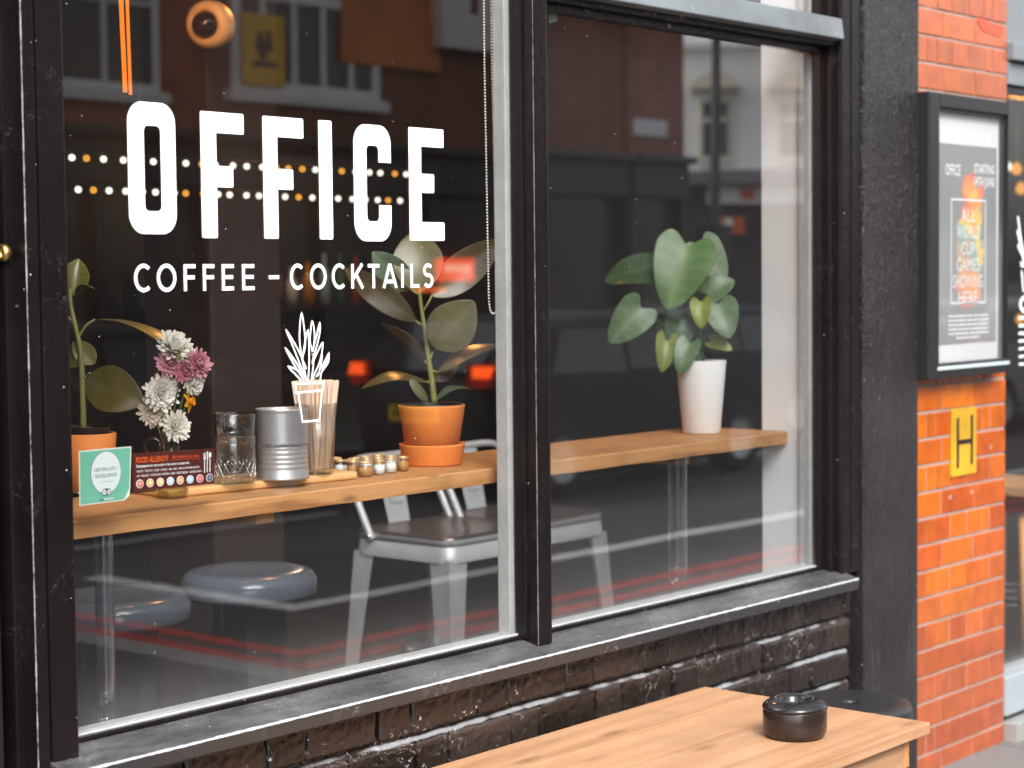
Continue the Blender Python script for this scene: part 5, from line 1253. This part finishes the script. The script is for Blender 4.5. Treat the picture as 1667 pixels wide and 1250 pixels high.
def street_window(t0, x0, x1, z0, z1, W, nx=2, nz=2, f=.09, sillh=.14):
    m = MB(); m.box(x0, x0+f, -W, -W+.07, z0, z1); m.box(x1-f, x1, -W, -W+.07, z0, z1); m.box(x0+f, x1-f, -W, -W+.069, z1-f, z1); m.box(x0-.1, x1+.1, -W, -W+.14, z0-sillh, z0-.001); m.box(x0+f, x1-f, -W, -W+.069, z0, z0+f)
    for k in range(1, nx): q = x0+(x1-x0)*k/nx; m.box(q-f*.35, q+f*.35, -W, -W+.06, z0+f, z1-f)
    for k in range(1, nz): q = z0+(z1-z0)*k/nz; m.box(x0+f, x1-f, -W, -W+.055, q-f*.3, q+f*.3)
    fr_ = m.build('window', WINF, t0); MB().box(x0+f, x1-f, -W+.001, -W+.02, z0+f, z1-f).build('pane', PANED, fr_)
W = 15
h1 = street_house('brick_house', 'red brick house across the street with white sash windows, reflected at the upper left', -6, 15.4, W, 8.6, RB, 3.3)
for k in range(7):
    x = 13.05-k*2.7; street_window(h1, x, x+1.55, 3.85, 5.9, W); street_window(h1, x, x+1.55, 6.6, 8.1, W)
h2 = street_house('brick_house', 'dark brick public house across the street with wide white window and yellow banner', 15.4, 21.4, W, 8.6, DB, 3.3)
a, b = mirror(376, 158, W), mirror(612, 20, W); street_window(h2, a.x, b.x, 3.98, 5.25, W, 5, 1, .13)
street_window(h2, 16.2, 18.0, 6.7, 8.1, W, 3, 2)
yb = thing('banner', 'yellow banner with dark drawing in the pub window, reflected below the dome camera', 'banner', mirror(433, 85, W-.15))
a, b = mirror(400, 136, W-.15), mirror(465, 28, W-.15); MB().box(a.x, b.x, -W+.10, -W+.13, a.z, b.z, .01).build('panel', plain('yellow banner', (.85, .52, .03), .6, var=.1, scale=3), yb)
m = MB(); rr_ = lambda u, v: (a.x+(b.x-a.x)*u, a.z+(b.z-a.z)*v)
for u0, v0, u1, v1 in ((.3, .48, .7, .62), (.35, .62, .48, .75), (.55, .62, .66, .78), (.38, .36, .55, .48), (.2, .26, .8, .34)): m.box(a.x+(b.x-a.x)*u0, a.x+(b.x-a.x)*u1, -W+.131, -W+.14, a.z+(b.z-a.z)*v0, a.z+(b.z-a.z)*v1)
m.build('drawing', SHOPD, yb)
ob = thing('glow_panel', 'orange panel standing for a glow on the dark brick house, reflected at the top middle', 'wall panel', mirror(640, 40, W-.1))
a, b = mirror(560, 95, W-.1), mirror(716, -60, W-.1); MB().box(a.x, b.x, -W, -W+.09, a.z-.05, b.z, .02).build('render', plain('orange glow colour', (.62, .20, .06), .7, var=.35, scale=2), ob)  # orange panel put in to stand for a glow on the brick
wb = thing('sign_board', 'large white board with a brown arched letter, reflected at the top by the window post', 'sign', mirror(752, 40, W-.3)); a, b = mirror(722, 76, W-.3), mirror(812, -90, W-.3)
MB().box(a.x, b.x, -W+.001, -W+.28, a.z, b.z, .01).build('board', plain('white board', (.70, .68, .64), .5, var=.05), wb)
m = MB(); p = mirror(795, 22, W-.3); ribbon(m, [(p.x-.30, p.z-.05)]+arc(p.x, p.z+.12, .28, .36, 180, 0, 14)+[(p.x+.28, p.z-.35)], .16, -W+.283); m.build('letter', plain('brown letter', (.16, .05, .025), .6), wb)
ns = thing('neon_sign', 'glowing red box sign in a shop across the street, reflected behind the rubber plant', 'neon sign', mirror(752, 438, W-.2)); a, b = mirror(722, 457, W-.2), mirror(782, 420, W-.2)
MB().box(a.x, b.x, -W+.03, -W+.10, a.z, b.z, .01).build('box', emit('red sign', (1, .055, .03), 4.5), ns); MB().box(a.x+.12, b.x-.12, -W+.101, -W+.11, a.z+.12, b.z-.08).build('screen', emit('pink sign', (1, .35, .25), 5), ns)
a, b = mirror(690, 474, W-.2), mirror(735, 468, W-.2); MB().box(a.x, b.x, -W+.03, -W+.08, a.z, b.z, .005).build('strip', emit('orange strip', (1, .16, .02), 5), ns)
h3 = street_house('brick_house', 'plain dark brick house across the street, reflected at the left of the right pane', 21.4, 23.9, W+.05, 8.6, DB, 3.4)
xe = mirror(1112, 150, W).x
h4 = street_house('brick_house', 'brown corner house with a street name plate, reflected beside the white building', 23.9, xe, W, 8.6, bricks('brown street brick', (.42, .16, .11), (.33, .12, .085), (.10, .06, .05)), 3.42)
a, b = mirror(1034, 217, W-.05), mirror(1087, 196, W-.05); npz = thing('name_plate', 'white street name plate on the corner house, reflected in the right pane', 'sign', mirror(1060, 206, W)); MB().box(a.x, b.x, -W+.005, -W+.03, a.z, b.z, .004).build('plate', plain('white enamel', (.72, .73, .74), .4, var=.05), npz)
# white building set askew behind the corner
dv = ray(1178, 250); th_ = atan2(-dv.y, dv.x); W2_ = 24; P0 = mirror(1112, 250, W2_); P1 = mirror(1400, 250, W2_)
tang = V((dv.y, dv.x, 0)).normalized()      # across the reflected line of sight
nrm2 = V((-dv.x, dv.y, 0)).normalized()
wbld = thing('white_building', 'white stucco building with an arched window hood, reflected in the right pane', 'building', (P0.x, P0.y, 0))
def onw(px, py, off=0.0):                   # reflected pixel on the skewed facade
    d = ray(px, py); dm = V((d.x, -d.y, d.z)); o_ = V((0, CD, CH)); # mirror image of the camera looks back at the street
    o_ = V((0, 3.0, CH)); P = P0+nrm2*off; tt = (P-o_).dot(nrm2)/dm.dot(nrm2); return o_+dm*tt
STUC = plain('white stucco', (.93, .92, .90), .7, var=.08, scale=2); CREAMS = plain('cream stone trim', (.72, .66, .54), .7, var=.1)
def wbox(parent, name, mat, px0, py0, px1, py1, off, thick):
    a = onw(px0, py1, off); b = onw(px1, py0, off); m = MB()
    e = V((b.x-a.x, b.y-a.y, 0)); P = [V((a.x, a.y, a.z)), V((a.x+e.x, a.y+e.y, a.z)), V((a.x+e.x, a.y+e.y, b.z)), V((a.x, a.y, b.z))]
    m.prism(P, -nrm2*thick); return fixn(m.build(name, mat, parent))
wbox(wbld, 'wall', STUC, 1090, 72, 1420, 292, 0, 6); wbox(wbld, 'parapet', CREAMS, 1088, 66, 1425, 75, .25, .3)
wbox(wbld, 'cornice', plain('grey lead', (.16, .16, .17), .6), 1085, 272, 1430, 300, .5, .6)
wbox(wbld, 'shop_wall', SHOPD, 1090, 300, 1420, 560, -.1, 5)
wbox(wbld, 'shop_sign', plain('white shop sign', (.66, .66, .66), .5, var=.05), 1152, 298, 1420, 332, .2, .25); wbox(wbld, 'sign_mark', plain('red sign mark', (.60, .08, .05), .5), 1207, 305, 1228, 324, .24, .03)
wbox(wbld, 'orange_panel', plain('orange shop panel', (.60, .13, .03), .5, var=.2), 1164, 353, 1212, 381, .2, .25)
m = MB(); c = onw(1187, 362, .25); m.add([c+(tang*cos(2*pi*k/20)+V((0, 0, sin(2*pi*k/20))))*.10 for k in range(20)], [tuple(range(20))]); m.build('panel_disc', WINF, wbld)
for px in (1165, 1290):
    fr_ = wbox(wbld, 'window', CREAMS, px-27, 160, px+27, 266, .10, .15); wbox(fr_, 'pane', PANED, px-20, 166, px+21, 252, .13, .02); wbox(fr_, 'glazing_bar', CREAMS, px-20, 190, px+21, 198, .17, .03)
    m = MB(); c = onw(px, 143, .18); R1 = (onw(px+40, 143, .18)-c).length; pts = [c+tang*(R1*cos(a))+V((0, 0, R1*.58*sin(a))) for a in [pi*k/18 for k in range(19)]]
    m.prism(pts, nrm2*.22); fixn(m.build('window_hood', CREAMS, wbld)); wbox(wbld, 'hood_shelf', plain('shaded hood', (.30, .27, .22), .7), px-42, 141, px+42, 147, .45, .4)
# lamp post
lp = mirror(1166, 400, 9.2); lt = thing('lamp_post', 'tall black lamp post at the far kerb, reflected in front of the white building', 'lamp post', (lp.x, -10.4, 0)); lp = mirror(1166, 300, 10.4)
m = MB(); m.tube([(lp.x, -10.4, 0), (lp.x, -10.4, .9), (lp.x, -10.4, 1.0), (lp.x, -10.4, 5.2)], [.12, .11, .075, .055], 16); m.build('pole', DARKM, lt); MB().box(lp.x-.14, lp.x+.14, -10.6, -10.25, 1.75, 2.25, .03).build('cabinet', DARKM, lt)
MB().lathe([(.02, 5.2), (.2, 5.25), (.24, 5.45), (.05, 5.6)], (lp.x, -10.4, 0), 20).build('lantern', DARKM, lt)
# cars in the road
def car(label, x, y, heading, color, L_=4.1, Wd=1.72, Hh=1.46, tail=False, grp=None):
    t0 = thing('parked_car', label, 'car', (x, y, -.13)); c_, s_ = cos(heading), sin(heading)
    def T(u, v, z): return V((x+u*c_-v*s_, y+u*s_+v*c_, z-.13))
    PAINT = plain('car paint %s' % label[:12], color, .8, var=.05, scale=3, bmp=0)
    S = [(-.50, .38, .80, .80, .74), (-.485, .30, .98, 1.00, .86), (-.44, .24, 1.02, 1.22, .93), (-.36, .22, 1.0, 1.40, .97), (-.22, .22, .98, Hh, 1), (-.02, .22, .96, Hh+.01, 1), (.10, .22, .95, Hh-.03, 1), (.20, .22, .95, 1.20, 1), (.285, .22, .93, .98, .99), (.40, .23, .86, .88, .95), (.475, .28, .74, .76, .84), (.50, .36, .62, .63, .70)]
    m = MB(); vs = []; fs = []
    for u, z0, zb, zt_, wf in S:
        w2_ = Wd/2*wf; cab = max(0, min(1, (zt_-zb)/.35)); wr = w2_*(1-.20*cab)
        prof = [(0, z0), (w2_*.86, z0), (w2_*.97, z0+.08), (w2_*1.0, (z0+zb)/2), (w2_*.985, zb-.05), (w2_*.95, zb), (wr*1.0, zb+(zt_-zb)*.88+.0), (wr*.86, zt_-.005), (0, zt_+.015)]
        full = prof+[(-a, b) for a, b in prof[-2:0:-1]]
        vs += [T(u*L_, a, b) for a, b in full]
    k = len(full)
    for i in range(len(S)-1):
        for j in range(k): fs.append((i*k+j, i*k+(j+1) % k, (i+1)*k+(j+1) % k, (i+1)*k+j))
    fs += [tuple(range(k)), tuple(range((len(S)-1)*k, len(S)*k))[::-1]]
    m.add(vs, fs, True); o = m.build('body', PAINT, t0); fixn(o); sb = o.modifiers.new('s', 'SUBSURF'); sb.levels = 1; sb.render_levels = 2
    G = plain('car glass', (.02, .025, .03), .05, var=.05, bmp=0)
    for sd_ in (-1, 1):
        for u0, u1, ut0, ut1 in ((-.33, -.09, -.27, -.09), (-.075, .20, -.075, .115)):
            m = MB(); w0, w1 = Wd/2*.955, Wd/2*.83
            m.poly([T(u0*L_, sd_*w0, .99), T(u1*L_, sd_*w0, .97), T(ut1*L_, sd_*w1, Hh-.13), T(ut0*L_, sd_*w1, Hh-.13)]); m.build('side_window', G, t0)
        for u in (-.31, .31):
            m = MB(); rw = .31; cw = T(u*L_, sd_*(Wd/2-.09), .31); rot = Matrix.Rotation(heading+pi/2 if sd_ > 0 else heading-pi/2, 4, 'Z')
            m.lathe([(rw*.62, .10), (rw*.95, .10), (rw, .06), (rw, -.10)], tuple(cw), 32, 'x', mtx=rot); wh = m.build('wheel', plain('tyre', (.02, .02, .02), .8), t0)
            m = MB(); m.lathe([(.001, .085), (rw*.25, .09), (rw*.60, .07), (rw*.63, .10)], tuple(cw), 24, 'x', mtx=rot); m.build('rim', STEEL, wh)
    m = MB(); m.poly([T(.285*L_, -.70, 1.0), T(.285*L_, .70, 1.0), T(.115*L_, .62, Hh-.03), T(.115*L_, -.62, Hh-.03)]); m.build('windscreen', G, t0)
    m = MB(); m.poly([T(-.495*L_, -.62, 1.03), T(-.495*L_, .62, 1.03), T(-.375*L_, .56, Hh-.06), T(-.375*L_, -.56, Hh-.06)]); m.build('rear_window', G, t0)
    for sd_ in (-1, 1):
        lm = emit('lit tail lamp', (1, .10, .012), 6.0) if tail else plain('red lens', (.35, .02, .015), .2)
        m = MB(); e = MB(); a = T(-.492*L_-.06, sd_*.62, .95); 
        for mb_, u0, u1, z0, z1 in ((m, .52, .76, .90, 1.09), (e, .60, .74, .98, 1.07)):
            d_ = -.485*L_-.05 if mb_ is m else -.485*L_-.075
            mb_.prism([T(d_, sd_*u0, z0), T(d_, sd_*u1, z0), T(d_+.06, sd_*(u1+.03), z1), T(d_, sd_*u0, z1)], T(.12, 0, 0)-T(0, 0, 0))
        hl = fixn(m.build('tail_lamp', plain('red lens', (.35, .02, .015), .2), t0))
        fixn(e.build('lamp_glow', lm, hl))
        m = MB(); m.lathe([(.001, .03), (.10, .02), (.12, -.04)], tuple(T(.462*L_, sd_*.58, .70)), 16, 'x', mtx=Matrix.Rotation(heading, 4, 'Z')); m.build('headlamp', CHROME, t0)
    m = MB(); m.prism([T(-.5*L_-.045, -.27, .62), T(-.5*L_-.045, .27, .62), T(-.5*L_-.045, .27, .75), T(-.5*L_-.045, -.27, .75)], T(.02, 0, 0)-T(0, 0, 0)); pltt = fixn(m.build('number_plate', plain('yellow number plate', (.80, .50, .03), .45), t0))
    m = MB()
    for q in range(7): m.poly([T(-.5*L_-.047, -.22+q*.064, .65), T(-.5*L_-.047, -.18+q*.064, .65), T(-.5*L_-.047, -.18+q*.064, .72), T(-.5*L_-.047, -.22+q*.064, .72)])
    m.build('plate_marks', BLACKPL, pltt); return t0
car('black hatchback with lit tail lamps and yellow rear plate, reflected behind the rubber plant', 13.0, -7.35, 0, (.012, .012, .014), tail=True)
car('dark grey car in the road, reflected behind the flowers', 8.6, -8.6, 0, (.014, .014, .016))
car('silver car further along the street, reflected in the right pane', 20.5, -7.2, 0, (.45, .46, .47))
car('dark blue car on the far side of the road, reflected low in the right pane', 16.0, -9.0+.35, pi, (.02, .025, .045))
